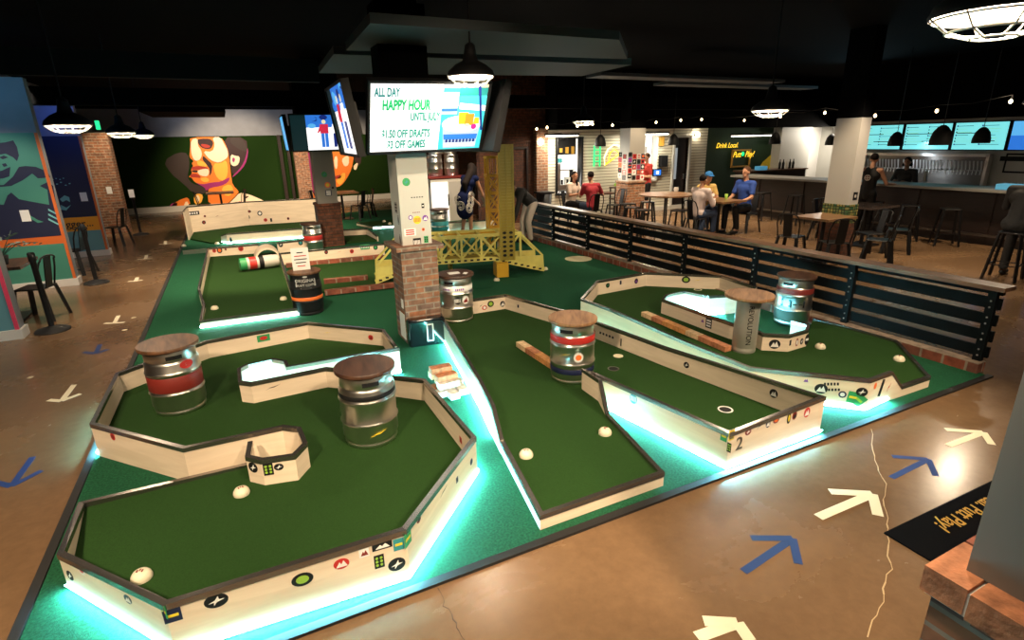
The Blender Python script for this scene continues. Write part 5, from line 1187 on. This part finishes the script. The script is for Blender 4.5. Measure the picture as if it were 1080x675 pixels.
# floor mat
m0, m1 = G(932, 563, .0), G(977, 592, 0)
m2 = G(1042, 510, 0)
t = thing('floor_mat', 'black floor mat with gold lettering at the lower right', 'mat', (m0.x, m0.y, 0))
ux = (m2-m0).normalized(); uy = (m1-m0); uy = (uy-ux*uy.dot(ux)).normalized()
c = [m0, m0+ux*1.5, m0+ux*1.5+uy*.75, m0+uy*.75]
MB().prism([(p.x, p.y) for p in c], .001, .01).build('mat_pile', 'matpile', t)
b = MB(); M = Matrix(((-ux.x, 0, uy.x, 0), (-ux.y, 0, uy.y, 0), (0, -1, 0, 0), (0, 0, 0, 1)))
cc = G(992, 556, .011)
b.M = Matrix.Translation((cc.x, cc.y, .011)) @ M
b.text('Drink Local. Putt Play!', 0, 0, .13, 0, 0, 'RIGHT', .8, .3); b.build('lettering', 'gold', t)
# tape arrows on the floor
def arrow(tail, tip, wa, wb, m, label, w=.045):
    b = MB(); P = [Vector((*G2(*q), .0012)) for q in (tail, tip, wa, wb)]
    for k, e in ((0, .0), (2, .0004), (3, .0008)): b.bar((P[k].x, P[k].y, .0012+e), (P[1].x, P[1].y, .0012+e), w, .001)
    tag(b.build('floor_arrow', m), label, 'arrow', 'tape arrows on the floor')
arrow((863, 545.5), (920, 521), (875, 518.5), (926, 544), 'tape_white', 'large white tape arrow beside the cracked floor line, front right', .06)
arrow((784, 603), (836, 568), (792, 567.5), (842, 595), 'tape_blue', 'blue tape arrow at the lower right, nearest the camera', .045)
arrow((940, 504), (979, 484.5), (941, 481.5), (987, 502), 'tape_blue', 'blue tape arrow right of the cracked floor line', .04)
arrow((1000, 470), (1037, 456), (997, 453), (1046, 469), 'tape_white', 'white tape arrow nearest the near grey column', .05)
arrow((735, 672), (778, 657), (742, 655), (791, 676), 'tape_white', 'white tape arrow cut by the bottom edge of the picture', .06)
arrow((78, 406), (65, 423), (51, 422), (85, 415.5), 'tape_white', 'white tape arrow left of the front left hole', .05)
arrow((34.5, 482), (12, 513), (-6, 508.5), (44, 496.5), 'tape_blue', 'blue tape arrow at the left edge, nearest', .045)
arrow((125, 333), (120.5, 341), (110.5, 341), (131.5, 340), 'tape_white', 'white tape arrow beside the near stanchion', .05)
arrow((105.5, 363.5), (101, 373), (88, 371.5), (114.5, 368.5), 'tape_blue', 'blue tape arrow left of the brown-topped keg', .05)
arrow((145, 292.5), (143, 296.6), (135, 297), (150.5, 295.3), 'tape_white', 'white tape arrow beyond the near stanchion', .06)
arrow((154.5, 269), (153.5, 273), (145, 273.6), (161, 272.3), 'tape_white', 'white tape arrow level with the bigger poster', .06)
arrow((174.5, 254), (174, 257.5), (168, 257.6), (181, 256.6), 'tape_white', 'farthest white tape arrow by the tall rear board', .06)
for k, (px, py, lab) in enumerate([(32, 398, 'small white tape dot left of the white arrow at the left'), (131.5, 348, 'small white tape dot below the third white arrow at the left'), (141, 335, 'small white tape dot beside the carpet edge at the left'), (1030, 333, 'small white tape dot right of the fence end')]):
    p = G(px, py, 0); tag(MB().lathe([(.03, .0005), (.03, .0015)], (p.x, p.y, 0), 14).build('floor_dot', 'tape_white'), lab, 'tape dot')
# ------------------------------------------------------------------ lamps
def pendant(x, y, z, label, power=35, r=.21):
    t = thing('pendant_lamp', label, 'lamp', (x, y, z), 0, 'barn pendants')
    s = r/.21
    MB().lathe([(.212*s, 0), (.215*s, .012), (.2*s, .05), (.14*s, .1), (.07*s, .135), (.055*s, .2), (.045*s, .26), (.02*s, .28)], (0, 0, 0), 36, cap=False).build('lamp_shade', 'black', t, False)
    MB().lathe([(.205*s, .004), (.19*s, .045), (.13*s, .09), (.06*s, .12), (.001, .12)], (0, 0, 0), 36, cap=False).build('reflector', 'white', t, False)
    MB().ball((0, 0, .085), (.04, .04, .035)).build('light_bulb', 'lamp', t, False)
    b = MB()
    for rr, zz in ((.2*s, -.005), (.15*s, -.05), (.07*s, -.075)): b.tube([(rr*math.cos(2*PI*k/28), rr*math.sin(2*PI*k/28), zz) for k in range(28)], .0045, 6, closed=True)
    for k in range(8):
        a = k*PI/4; b.tube([(.21*s*math.cos(a), .21*s*math.sin(a), 0), (.15*s*math.cos(a), .15*s*math.sin(a), -.05), (.07*s*math.cos(a), .07*s*math.sin(a), -.075)], .004, 6)
    b.build('wire_cage', 'offwhite', t, False)
    MB().cone((0, 0, .27), (0, 0, 3.9-z), .008, .008, 6).build('cord', 'black', t, False)
    li = bpy.data.lights.new('pendant_light', 'POINT'); li.energy = power*3; li.color = (1, .8, .56); li.shadow_soft_size = .05
    o = bpy.data.objects.new('pendant_light', li); C.objects.link(o); o.location = (x, y, z+.035)
for a in [(2.6, 1.22, 2.6, 'large caged barn pendant at the top right corner', 34), (2.1, 5.0, 2.75, 'caged barn pendant in front of the HAPPY HOUR screen', 34), (-1.42, 7.63, 2.44, 'caged black barn pendant over the posters, nearest on the left', 30),
          (-1.45, 11.44, 2.44, 'caged black barn pendant, second of the row on the left', 24), (-1.52, 15.2, 2.47, 'caged black barn pendant, farthest of the row on the left', 24), (6.3, 9.5, 2.52, 'caged barn pendant before the food counter windows', 30), (5.95, 4.95, 2.48, 'caged barn pendant above the right end of the fence', 30),
          (8.7, 3.4, 2.5, 'caged barn pendant outside the right edge over the bar floor', 40), (2.4, 9.0, 2.55, 'caged barn pendant glimpsed right of the HAPPY HOUR screen', 20)]: pendant(*a)
def bell(x, y, z, label, s=1):
    t = thing('bell_lamp', label, 'lamp', (x, y, z), 0, 'black bell lamps')
    MB().lathe([(.15*s, 0), (.15*s, .08*s), (.12*s, .2*s), (.07*s, .27*s), (.03*s, .3*s)], (0, 0, 0), 24, cap=False).build('lamp_shade', 'black', t, False)
    MB().ball((0, 0, .1*s), .04*s).build('light_bulb', 'bulb', t, False)
    MB().cone((0, 0, .3*s), (0, 0, 3.9-z), .007, .007, 6).build('cord', 'black', t, False)
for k, (px, py, X_, s, lab) in enumerate([(899, 157, 12.2, 1.15, 'black bell lamp before the tiled pillar'), (944, 154, 13.3, 1, 'black bell lamp before the first menu screen'), (991, 153, 12.2, 1.2, 'large black bell lamp before the second menu screen'), (1034, 151, 13.3, 1.0, 'black bell lamp before the third menu screen')]):
    p = OX(px, py, X_); bell(p.x, p.y, p.z, lab, s)
for k, (px, py, lab) in enumerate([(633, 154.5, 'black bell lamp over the green neon shape'), (710, 153, 'black bell lamp before the dark door'), (817, 152, 'black bell lamp before the grey pier'), (876, 153, 'black bell lamp left of the tiled pillar top')]):
    p = OY(px, py, 12.8); bell(p.x, p.y, p.z, lab, 1.0 if k < 2 else 1.2)
def bulb(p, lab):
    t = thing('string_bulb', lab, 'bulb', p, 0, 'string bulbs')
    MB().ball((0, 0, 0), (.027, .027, .036), 0, 10, 7).build('glass', 'bulb', t, False); MB().cone((0, 0, .04), (0, 0, .1), .018, .014, 8).build('socket', 'black', t, False)
BP = [OY(px, py, 12.6) for px, py in ((566, 136), (577, 134.5), (609, 133), (625, 131), (646, 132), (667, 131), (692, 129), (718, 127), (740, 126), (785, 127))]+[OX(px, py, 12) for px, py in ((823, 123), (870, 119), (923, 122), (988, 117), (1066, 107))]
for k, p in enumerate(BP): bulb(p, ['small warm bulb on the string before the food counter', 'small warm bulb on the string before the bar'][k > 9])
b = MB()
for run in (BP[:10], BP[10:]):
    for i in range(len(run)-1):
        a, c = run[i]+Vector((0, 0, .1)), run[i+1]+Vector((0, 0, .1)); m_ = (a+c)/2-Vector((0, 0, .05)); b.tube([a, m_, c], .006, 5)
b.tube([BP[9]+Vector((0, 0, .1)), BP[10]+Vector((0, 0, .1))], .006, 5)
tag(b.build('bulb_string', 'black'), 'black wire carrying the warm string bulbs before the counter and bar', 'wire')
for x0, x1, lab in ((7.75, 8.8, 'linear awning lamp over the first counter window'), (10.5, 12.0, 'linear awning lamp over the second counter window'), (14.6, 16.6, 'linear awning lamp over the green wall')):
    z = 2.3 if x0 < 14 else 2.2
    t = thing('linear_lamp', lab, 'lamp', ((x0+x1)/2, 13.5, z)); MB().box((0, 0, .03), (x1-x0, .1, .05)).build('housing', 'black', t, False); MB().box((0, 0, -.01), (x1-x0-.06, .07, .03)).build('tube', 'tube', t, False)
    MB().box((0, .23, .05), (.04, .37, .03)).build('bracket', 'black', t, False)
# ------------------------------------------------------------------ people
def capsules(caps, balls, voxel=.011):
    b = MB()
    for p0, r0, p1, r1 in caps:
        p0, p1 = Vector(p0), Vector(p1)
        if (p1-p0).length < 1e-4: continue
        b.cone(p0, p1, r0, r1, 12); b.ball(p0, r0*1.0, 0, 12, 8); b.ball(p1, r1*1.0, 0, 12, 8)
    for c, r in balls: b.ball(c, r, 0, 16, 10)
    return b
def skin_obj(name, caps, balls, m, parent, voxel=.011, smooth=4):
    o = capsules(caps, balls).build(name, m, parent, False)
    rm = o.modifiers.new('r', 'REMESH'); rm.mode = 'VOXEL'; rm.voxel_size = voxel; rm.use_smooth_shade = True
    sm = o.modifiers.new('s', 'SMOOTH'); sm.factor = .5; sm.iterations = smooth
    dg = bpy.context.evaluated_depsgraph_get(); dg.update()
    me = bpy.data.meshes.new_from_object(o.evaluated_get(dg)); me.name = name
    o.modifiers.clear(); old = o.data; o.data = me; bpy.data.meshes.remove(old)
    if not me.materials: me.materials.append(MATS[m])
    return o
V = Vector
def person(label, loc, rz, pose='stand', shirt='shirt_white', pants='jeans', skin='skin', hair='hair', hairlen=0, cap=None, sleeves='short', seat=.45, lean=0.0, arms=None, s=1.0, skirt=False, short=False, bald=False, head_turn=0, extra=None):
    """local +y is the way the person faces"""
    t = thing('person', label, 'person', loc, R(rz)); t.scale = (s, s, s)
    J = {}
    if pose == 'stand':
        pz = .93; ch = V((0, lean*.3, 1.25-abs(lean)*.12)); J['pelvis'] = V((0, -lean*.15, pz))
        J['chest'] = J['pelvis']+V((0, math.sin(lean)*.36, math.cos(lean)*.36))
        legs = [(V((sx*.09, -lean*.15, .9)), V((sx*.1, .02, .5)), V((sx*.11, -.02+.03*sx, .09))) for sx in (-1, 1)]
    else:
        J['pelvis'] = V((0, 0, seat+.1)); J['chest'] = J['pelvis']+V((0, math.sin(lean)*.36, math.cos(lean)*.36))
        legs = [(V((sx*.09, .02, seat+.09)), V((sx*.13, .42, seat+.08)), V((sx*.12, .38+.06*sx, .09))) for sx in (-1, 1)]
    ax = (J['chest']-J['pelvis']).normalized(); fw = V((0, ax.z, -ax.y))
    J['neck'] = J['chest']+ax*.2; J['head'] = J['neck']+ax*.1*1.1+fw*.03+V((0, 0, .05))
    hd = J['head']
    caps = []; balls = []
    sh = [J['chest']+ax*.13+V((sx*.185, 0, 0)) for sx in (-1, 1)]
    el, wr = [], []
    for k, sx in enumerate((-1, 1)):
        a = (arms or {}).get('L' if sx < 0 else 'R')
        if a: el.append(V(a[0])); wr.append(V(a[1]))
        elif pose == 'stand': el.append(sh[k]+V((sx*.06, -.02, -.29))); wr.append(sh[k]+V((sx*.07, .08, -.53)))
        else: el.append(sh[k]+V((sx*.06, .1, -.26))); wr.append(sh[k]+V((-sx*.04, .33, -.2)))
    # body, one continuous skin
    caps += [(J['pelvis'], .12, J['chest'], .125), (J['pelvis']+V((-.06, 0, 0)), .105, J['pelvis']+V((.06, 0, 0)), .105), (J['chest']+V((-.07, 0, .02)), .11, J['chest']+V((.07, 0, .02)), .11), (sh[0], .06, sh[1], .06), (J['chest']+ax*.1, .075, J['neck'], .055), (J['neck'], .052, hd, .05)]
    for k in (0, 1):
        h, kn, an = legs[k]; caps += [(h, .085, kn, .058), (kn, .056, an, .04), (an, .038, an+V((0, .15, -.05)), .032)]
        caps += [(sh[k], .052, el[k], .04), (el[k], .04, wr[k], .027)]
        d = (wr[k]-el[k]).normalized(); sdx = d.cross(V((0, 0, 1)));
        if sdx.length < .1: sdx = V((0, 1, 0)) if k else V((0, 1, 0))
        sdx.normalize(); nrm = sdx.cross(d)
        pm = wr[k]+d*.075
        caps += [(wr[k], .027, pm-sdx*.018, .021), (wr[k], .027, pm+sdx*.018, .021)]
        for f, (off, ln) in enumerate(((-.033, .06), (-.011, .075), (.011, .07), (.033, .055))):
            b0 = pm+sdx*off; b1 = b0+d*ln*.55-nrm*.008; b2 = b1+d*ln*.35-nrm*.028; caps += [(b0, .0105, b1, .0095), (b1, .0095, b2, .0085)]
        sg = -1 if k else 1
        caps += [(wr[k]+d*.02+sdx*sg*.02, .0125, wr[k]+d*.055+sdx*sg*.055-nrm*.012, .0105), (wr[k]+d*.055+sdx*sg*.055-nrm*.012, .0105, wr[k]+d*.088+sdx*sg*.06-nrm*.024, .009)]
    ca, sa = math.cos(R(head_turn)), math.sin(R(head_turn)); hx = V((ca, sa, 0)); hy = V((-sa, ca, 0))
    hp = lambda x, y, z: hd+hx*x+hy*y+V((0, 0, z))
    balls += [(hp(0, -.008, .03), (.077, .09, .098)), (hp(0, .03, -.055), (.05, .052, .05))]
    caps += [(hp(0, .085, .03), .011, hp(0, .104, -.012), .015)]
    for sx in (-1, 1): balls += [(hp(sx*.078, -.005, .0), (.012, .02, .03))]
    skin_obj('body', caps, balls, skin, t, .0125, 3)
    b = MB()
    for sx in (-1, 1): b.ball(hp(sx*.03, .08, .025), (.011, .008, .007), 0, 8, 6)
    b.build('eyes', 'hair', t, False); b = MB(); b.ball(hp(0, .083, -.05), (.022, .008, .006), 0, 8, 6); b.build('mouth', 'darkred', t, False)
    # hair
    hc = [((hp(0, -.02, .05)), (.084, .092, .09))] if not bald else [((hp(0, -.045, .01)), (.084, .07, .075))]
    hcap = []
    if hairlen: hcap += [(hp(0, -.06, .04), .07, hp(0, -.085, -hairlen*.6), .075), (hp(-.05, -.05, .03), .045, hp(-.08, -.04, -hairlen), .04), (hp(.05, -.05, .03), .045, hp(.08, -.04, -hairlen), .04)]
    ho = skin_obj('hair', hcap, hc, hair, t, .014, 2)
    if not bald:   # keep the face clear
        pass
    if cap:
        b = MB(); prof = [(.092, 0), (.094, .03), (.08, .075), (.04, .1), (.001, .105)]
        b.M = Matrix.Translation(hp(0, -.01, .055)) @ Matrix.Rotation(R(head_turn), 4, 'Z'); b.lathe(prof, (0, 0, 0), 20, cap=False)
        b.flat([(-.07, .0), (.07, .0), (.06, .09), (0, .115), (-.06, .09)], 0) if False else b.add([(-.075, .05, .01), (.075, .05, .01), (.06, .15, -.01), (-.06, .15, -.01), (-.075, .05, .018), (.075, .05, .018), (.06, .15, -.002), (-.06, .15, -.002)], [(3, 2, 1, 0), (4, 5, 6, 7), (0, 1, 5, 4), (1, 2, 6, 5), (2, 3, 7, 6), (3, 0, 4, 7)])
        b.build('cap', cap, t, False)
    # clothes
    cc = [(J['pelvis']+ax*(-.02), .137, J['chest'], .145), (J['pelvis']+V((-.06, 0, .0)), .122, J['pelvis']+V((.06, 0, .0)), .122), (J['chest']+V((-.07, 0, .02)), .128, J['chest']+V((.07, 0, .02)), .128), (sh[0], .077, sh[1], .077)]
    if sleeves == 'tank': cc = cc[:3]+[(sh[0]*.7+sh[1]*.3, .072, sh[1]*.7+sh[0]*.3, .072)]
    for k in (0, 1):
        if sleeves == 'short': cc += [(sh[k], .07, sh[k].lerp(el[k], .7), .06)]
        elif sleeves == 'long': cc += [(sh[k], .07, el[k], .056), (el[k], .056, wr[k].lerp(el[k], .08), .042)]
    if skirt:
        cc += [(J['pelvis'], .17, J['pelvis']+V((0, .02, -.3)), .2)]
    skin_obj('shirt' if not skirt else 'dress', cc, [], shirt, t, .0135, 4)
    if not skirt:
        pc_ = [(J['pelvis']+V((-.055, 0, -.03)), .122, J['pelvis']+V((.055, 0, -.03)), .122)]
        for k in (0, 1):
            h, kn, an = legs[k]; pc_ += [(h, .105, kn, .077)]
            if not short: pc_ += [(kn, .077, an+V((0, 0, .04)), .06)]
        skin_obj('shorts' if short else 'trousers', pc_, [], pants, t, .0135, 3)
    for k in (0, 1):
        an = legs[k][2]; b = MB(); b.ball(an+V((0, .06, -.045)), (.048, .135, .045), 0, 12, 8); b.build('shoe', 'black' if k or True else 'white', t, False)
    if extra: extra(t, J, hp)
    return t
person('person in a white long-sleeved shirt seated on the left of the men table', (9.42, 9.47, 0), -82, 'sit', 'shirt_white', 'jeans', 'skin_tan', 'hair', sleeves='long', lean=.12, arms={'L': ((-.22, .28, .72), (-.05, .32, .98)), 'R': ((.25, .18, .74), (.1, .42, .84))}, head_turn=-5)
person('person in a blue T-shirt and dark trousers seated on the right of the men table', (10.85, 9.45, .0), 92, 'sit', 'shirt_blue', 'black', 'skin', 'hair_brown', seat=.47, lean=.02, arms={'L': ((-.25, .1, .78), (-.18, .36, .7)), 'R': ((.25, .1, .78), (.16, .36, .72))}, s=1.07, bald=False)
person('person in bright blue cap and tan T-shirt facing the camera at the men table', (10.4, 10.3, 0), 165, 'sit', 'shirt_tan', 'jeans', 'skin', 'hair_brown', cap='cap_blue', lean=.2, arms={'L': ((-.24, .2, .78), (-.02, .3, .92)), 'R': ((.25, .22, .78), (.1, .42, .84))})
person('person in crimson T-shirt and jeans seated with back to the camera by the counter', (8.34, 12.1, 0), -8, 'sit', 'shirt_crimson', 'jeans', 'skin', 'hair', lean=.15, s=1.02, seat=.44, arms={'R': ((.36, .12, .78), (.26, .36, .86))})
person('person with long dark hair in a cream top seated beside the crimson shirt', (8.22, 12.95, 0), -160, 'sit', 'shirt_cream', 'black', 'skin', 'hair', hairlen=.22, lean=.15, head_turn=-30)
q = OY(683, 165, 13.2)
person('person in a red shirt and dark shorts standing at the second counter window', (q.x, 13.2, 0), 80, 'stand', 'shirt_red', 'black', 'skin', 'hair_brown', short=True, s=1.0, arms={'L': ((-.24, .02, 1.12), (-.12, .26, 1.14)), 'R': ((.24, .02, 1.12), (.12, .26, 1.14))})
q = OX(921, 174, 12.75)
def emblem(t, J, hp):
    b = MB(); c = J['chest']
    b.M = Matrix.Translation((0, c.y-.152, c.z-.02)) ; b.disc(0, 0, .065, .065, 0, 0, 18, .004); b.disc(0, 0, .045, .045, -.003, 1, 18, .004); b.box((0, -.006, 0), (.1, .003, .022), 0); b.box((0, -.006, 0), (.022, .003, .1), 0)
    b.build('back_emblem', ['offwhite', 'darkred'], t, False)
person('person in a black tank top with a round back emblem leaning at the bar', (12.72, q.y, 0), -80, 'stand', 'shirt_black', 'black', 'skin', 'hair', sleeves='tank', lean=.06, arms={'L': ((-.27, .08, 1.12), (-.2, .34, 1.12)), 'R': ((.3, .12, 1.14), (.34, .36, 1.12))}, extra=emblem, head_turn=10)
q = OX(957, 178, 14.35)
person('curly-haired person in a dark T-shirt working behind the bar', (14.35, q.y, 0), 100, 'stand', 'shirt_charcoal', 'black', 'skin_tan', 'hair', s=.93, lean=.1, arms={'L': ((-.28, .1, 1.1), (-.12, .3, 1.18)), 'R': ((.28, .1, 1.1), (.14, .3, 1.2))}, hairlen=.06)
person('person in black clothes perched on a stool at the right edge of the picture', (10.55, 4.1, 0), -85, 'sit', 'shirt_black', 'shirt_black', 'skin_dark', 'hair', sleeves='long', seat=.74, lean=.3, s=1.02)
def dresswork(t, J, hp):
    b = MB(); p = J['pelvis']
    surf = lambda dz: .168+.035*max(0, min(1, -dz/.3))+.008
    for yy, zz in ((.02, -.1), (-.06, -.22), (.06, .04)):
        for rr in (.045, .075, .105):
            b.tube([(surf(zz+rr*math.sin(a)), p.y+yy+rr*math.cos(a), p.z+zz+rr*math.sin(a)) for a in [k*2*PI/20 for k in range(20)]], .007, 5, closed=True)
    for xx, zz in ((.05, -.16), (-.06, -.04)):
        for rr in (.04, .07, .1):
            b.tube([(xx+rr*math.cos(a), p.y-surf(zz)+.03*abs(math.cos(a)), p.z+zz+rr*math.sin(a)) for a in [k*2*PI/20 for k in range(20)]], .007, 5, closed=True)
    b.build('dress_pattern', 'offwhite', t, False)
    h = hp(0, 0, 0); m_ = J['chest']+V((.08, -.2, .02))
    skin_obj('long_hair', [(hp(0, -.03, .06), .1, hp(.05, -.1, -.06), .085), (hp(.05, -.12, -.06), .09, m_, .08), (m_, .08, m_+V((.02, -.02, -.16)), .03), (hp(.07, .02, .02), .05, hp(.1, .0, -.3), .03)], [], 'hair', t, .014, 3)
q = G(490, 243, .02)
person('long-haired person in a navy dress with pale rings leaning over the far hole', (4.92, 12.3, CZ), -62, 'stand', 'dress_navy', 'navy', 'skin_tan', 'hair', hairlen=.55, lean=.5, sleeves='none', skirt=True, s=1.0, extra=dresswork, arms={'L': ((-.2, .36, .95), (-.1, .52, .78)), 'R': ((.24, .34, .95), (.14, .52, .76))})
q = G(548, 250, .02)
person('person in a dark top with a pale sleeve stripe bending behind the yellow bridge', (5.74, 10.85, CZ), 100, 'stand', 'shirt_black', 'shirt_cream', 'skin_dark', 'hair', lean=.95, sleeves='long', s=.95, arms={'L': ((-.22, .46, .72), (-.12, .52, .45)), 'R': ((.22, .46, .72), (.12, .52, .45))})
# ------------------------------------------------------------------ lights
def spot(loc, tgt, e, ang, col=(1, .76, .5), blend=.6, size=.1):
    li = bpy.data.lights.new('track_fill_spot', 'SPOT'); li.energy = e; li.spot_size = R(ang); li.spot_blend = blend; li.color = col; li.shadow_soft_size = size
    o = bpy.data.objects.new('track_fill_spot', li); C.objects.link(o); o.location = loc
    o.rotation_euler = (Vector(tgt)-Vector(loc)).to_track_quat('-Z', 'Y').to_euler()
def area(loc, tgt, e, sx, sy, col):
    li = bpy.data.lights.new('lamp_area', 'AREA'); li.energy = e; li.shape = 'RECTANGLE'; li.size = sx; li.size_y = sy; li.color = col
    o = bpy.data.objects.new('lamp_area', li); C.objects.link(o); o.location = loc
    o.rotation_euler = (Vector(tgt)-Vector(loc)).to_track_quat('-Z', 'Y').to_euler()
spot((-1.6, .4, 3.5), (.4, 4.0, 0), 950, 70)
spot((1.4, -.6, 3.5), (2.6, 4.8, 0), 950, 66)
spot((4.6, .2, 3.5), (4.2, 4.6, 0), 800, 70)
spot((1.0, 1.2, 3.6), (1.0, 1.9, 0), 420, 75)
spot((3.6, .6, 3.6), (3.7, 1.4, 0), 380, 75)
spot((-2.2, 3.2, 3.6), (-2.2, 4.4, 0), 380, 80)
spot((.5, 9.3, 3.2), (.6, 11.0, 0), 800, 80); spot((.2, 6.0, 3.3), (.4, 8.0, 0), 420, 75)
spot((3.8, 7.2, 3.3), (3.9, 9.6, 0), 650, 80)
spot((1.0, 13.6, 3.3), (.8, 16.2, .1), 1100, 74)
spot((5.0, 11.5, 3.3), (4.9, 13.8, .6), 500, 80)
spot((-2.0, 9.4, 3.2), (-1.9, 10.6, 0), 300, 80); spot((-1.9, 13.0, 3.2), (-1.8, 15.0, 0), 320, 80)
spot((0.3, 20.2, 3.3), (.5, 23.4, 1.0), 800, 85); spot((4.0, 20.4, 3.3), (3.9, 23.4, 1.0), 650, 85); spot((1.5, 19.5, 3.5), (1.5, 20.6, 0), 500, 100)
spot((-2.0, 17.0, 3.4), (-2.9, 18.3, 1.2), 320, 60)
spot((-3.0, 6.4, 3.4), (-3.2, 8.4, .9), 170, 60, (1, .8, .6)); spot((-3.0, 9.7, 3.2), (-3.2, 11.5, .9), 170, 66, (1, .85, .7)); spot((-2.9, 12.8, 3.2), (-3.1, 14.6, .9), 190, 66, (1, .85, .7))
for x, y, e in ((8.6, 11.4, 560), (11.2, 11.3, 560), (9.8, 8.6, 480), (13.0, 11.0, 300), (9.4, 5.6, 420), (11.8, 4.6, 520), (11.4, 8.0, 260), (7.6, 8.0, 300)): spot((x, y, 3.6), (x+.2, y+.3, 0), e, 85)
area((8.3, 13.35, 2.26), (8.3, 13.6, 0), 60, 1.0, .1, (1, .9, .7)); area((11.2, 13.35, 2.26), (11.2, 13.6, 0), 60, 1.4, .1, (1, .9, .7))
area((8.75, 13.8, 1.5), (8.75, 11, .6), 22, .8, 1.4, (1, .95, .85)); area((15.2, 9.9, 2.05), (10, 7.5, .8), 14, .6, 3.5, (.4, .8, 1))
area((19, 13.0, 2.3), (18.4, 13.7, 1.2), 60, 1, .5, (1, .9, .75))
spot((10.0, 11.2, 3.5), (10.0, 12.6, 1.4), 240, 50); spot((15.3, 11.8, 3.2), (17.6, 13.7, 1.5), 90, 60)
spot((9.2, 4.6, 3.2), (10.0, 6.9, 1.4), 35, 50, (1, .8, .85))
area((15.1, 8.2, 1.72), (15.45, 8.2, 1.2), 9, .1, 2.6, (.75, .88, 1)); area((-2.5, 13.5, 3.1), (-3.1, 14.6, 2.85), 9.0, .3, .3, (.1, .22, 1)); area((-2.9, 10.2, 3.2), (-3.2, 11.5, 2.9), 6.0, .3, .3, (.15, .55, 1))
spot((.2, 20.5, 3.0), (1, 23.4, 2.95), 130, 120, (.85, .88, 1))
spot((-.2, .6, 3.0), (1.58, .3, 1.6), 25, 60, (1, .9, .75))  # added spot, lifts the left face of the near column
spot((4.3, 14.2, 3.3), (5.3, 14.8, 1.4), 260, 60, (.9, .95, 1))  # added cool spot to brighten the dim keg stack
# ------------------------------------------------------------------ world, camera, view
w = bpy.data.worlds.new('World'); bpy.context.scene.world = w; w.use_nodes = True
w.node_tree.nodes['Background'].inputs[0].default_value = (.5, .42, .36, 1); w.node_tree.nodes['Background'].inputs[1].default_value = .008
cam = bpy.data.cameras.new('Camera'); co = bpy.data.objects.new('Camera', cam); C.objects.link(co)
co.matrix_world = Matrix(((cam_r.x, cam_u.x, -fwd.x, CAM.x), (cam_r.y, cam_u.y, -fwd.y, CAM.y), (cam_r.z, cam_u.z, -fwd.z, CAM.z), (0, 0, 0, 1)))
cam.sensor_fit = 'HORIZONTAL'; cam.sensor_width = 36; cam.lens = FOC/1080*36; cam.clip_start = .05
sc = bpy.context.scene; sc.camera = co
vs_ = sc.view_settings; vs_.view_transform = 'Standard'; vs_.look = 'None'; vs_.exposure = 0; vs_.gamma = 1; vs_.use_curve_mapping = False
sc.cycles.use_denoising = True; sc.cycles.max_bounces = 6; sc.cycles.diffuse_bounces = 3; sc.cycles.glossy_bounces = 3; sc.cycles.sample_clamp_indirect = 6
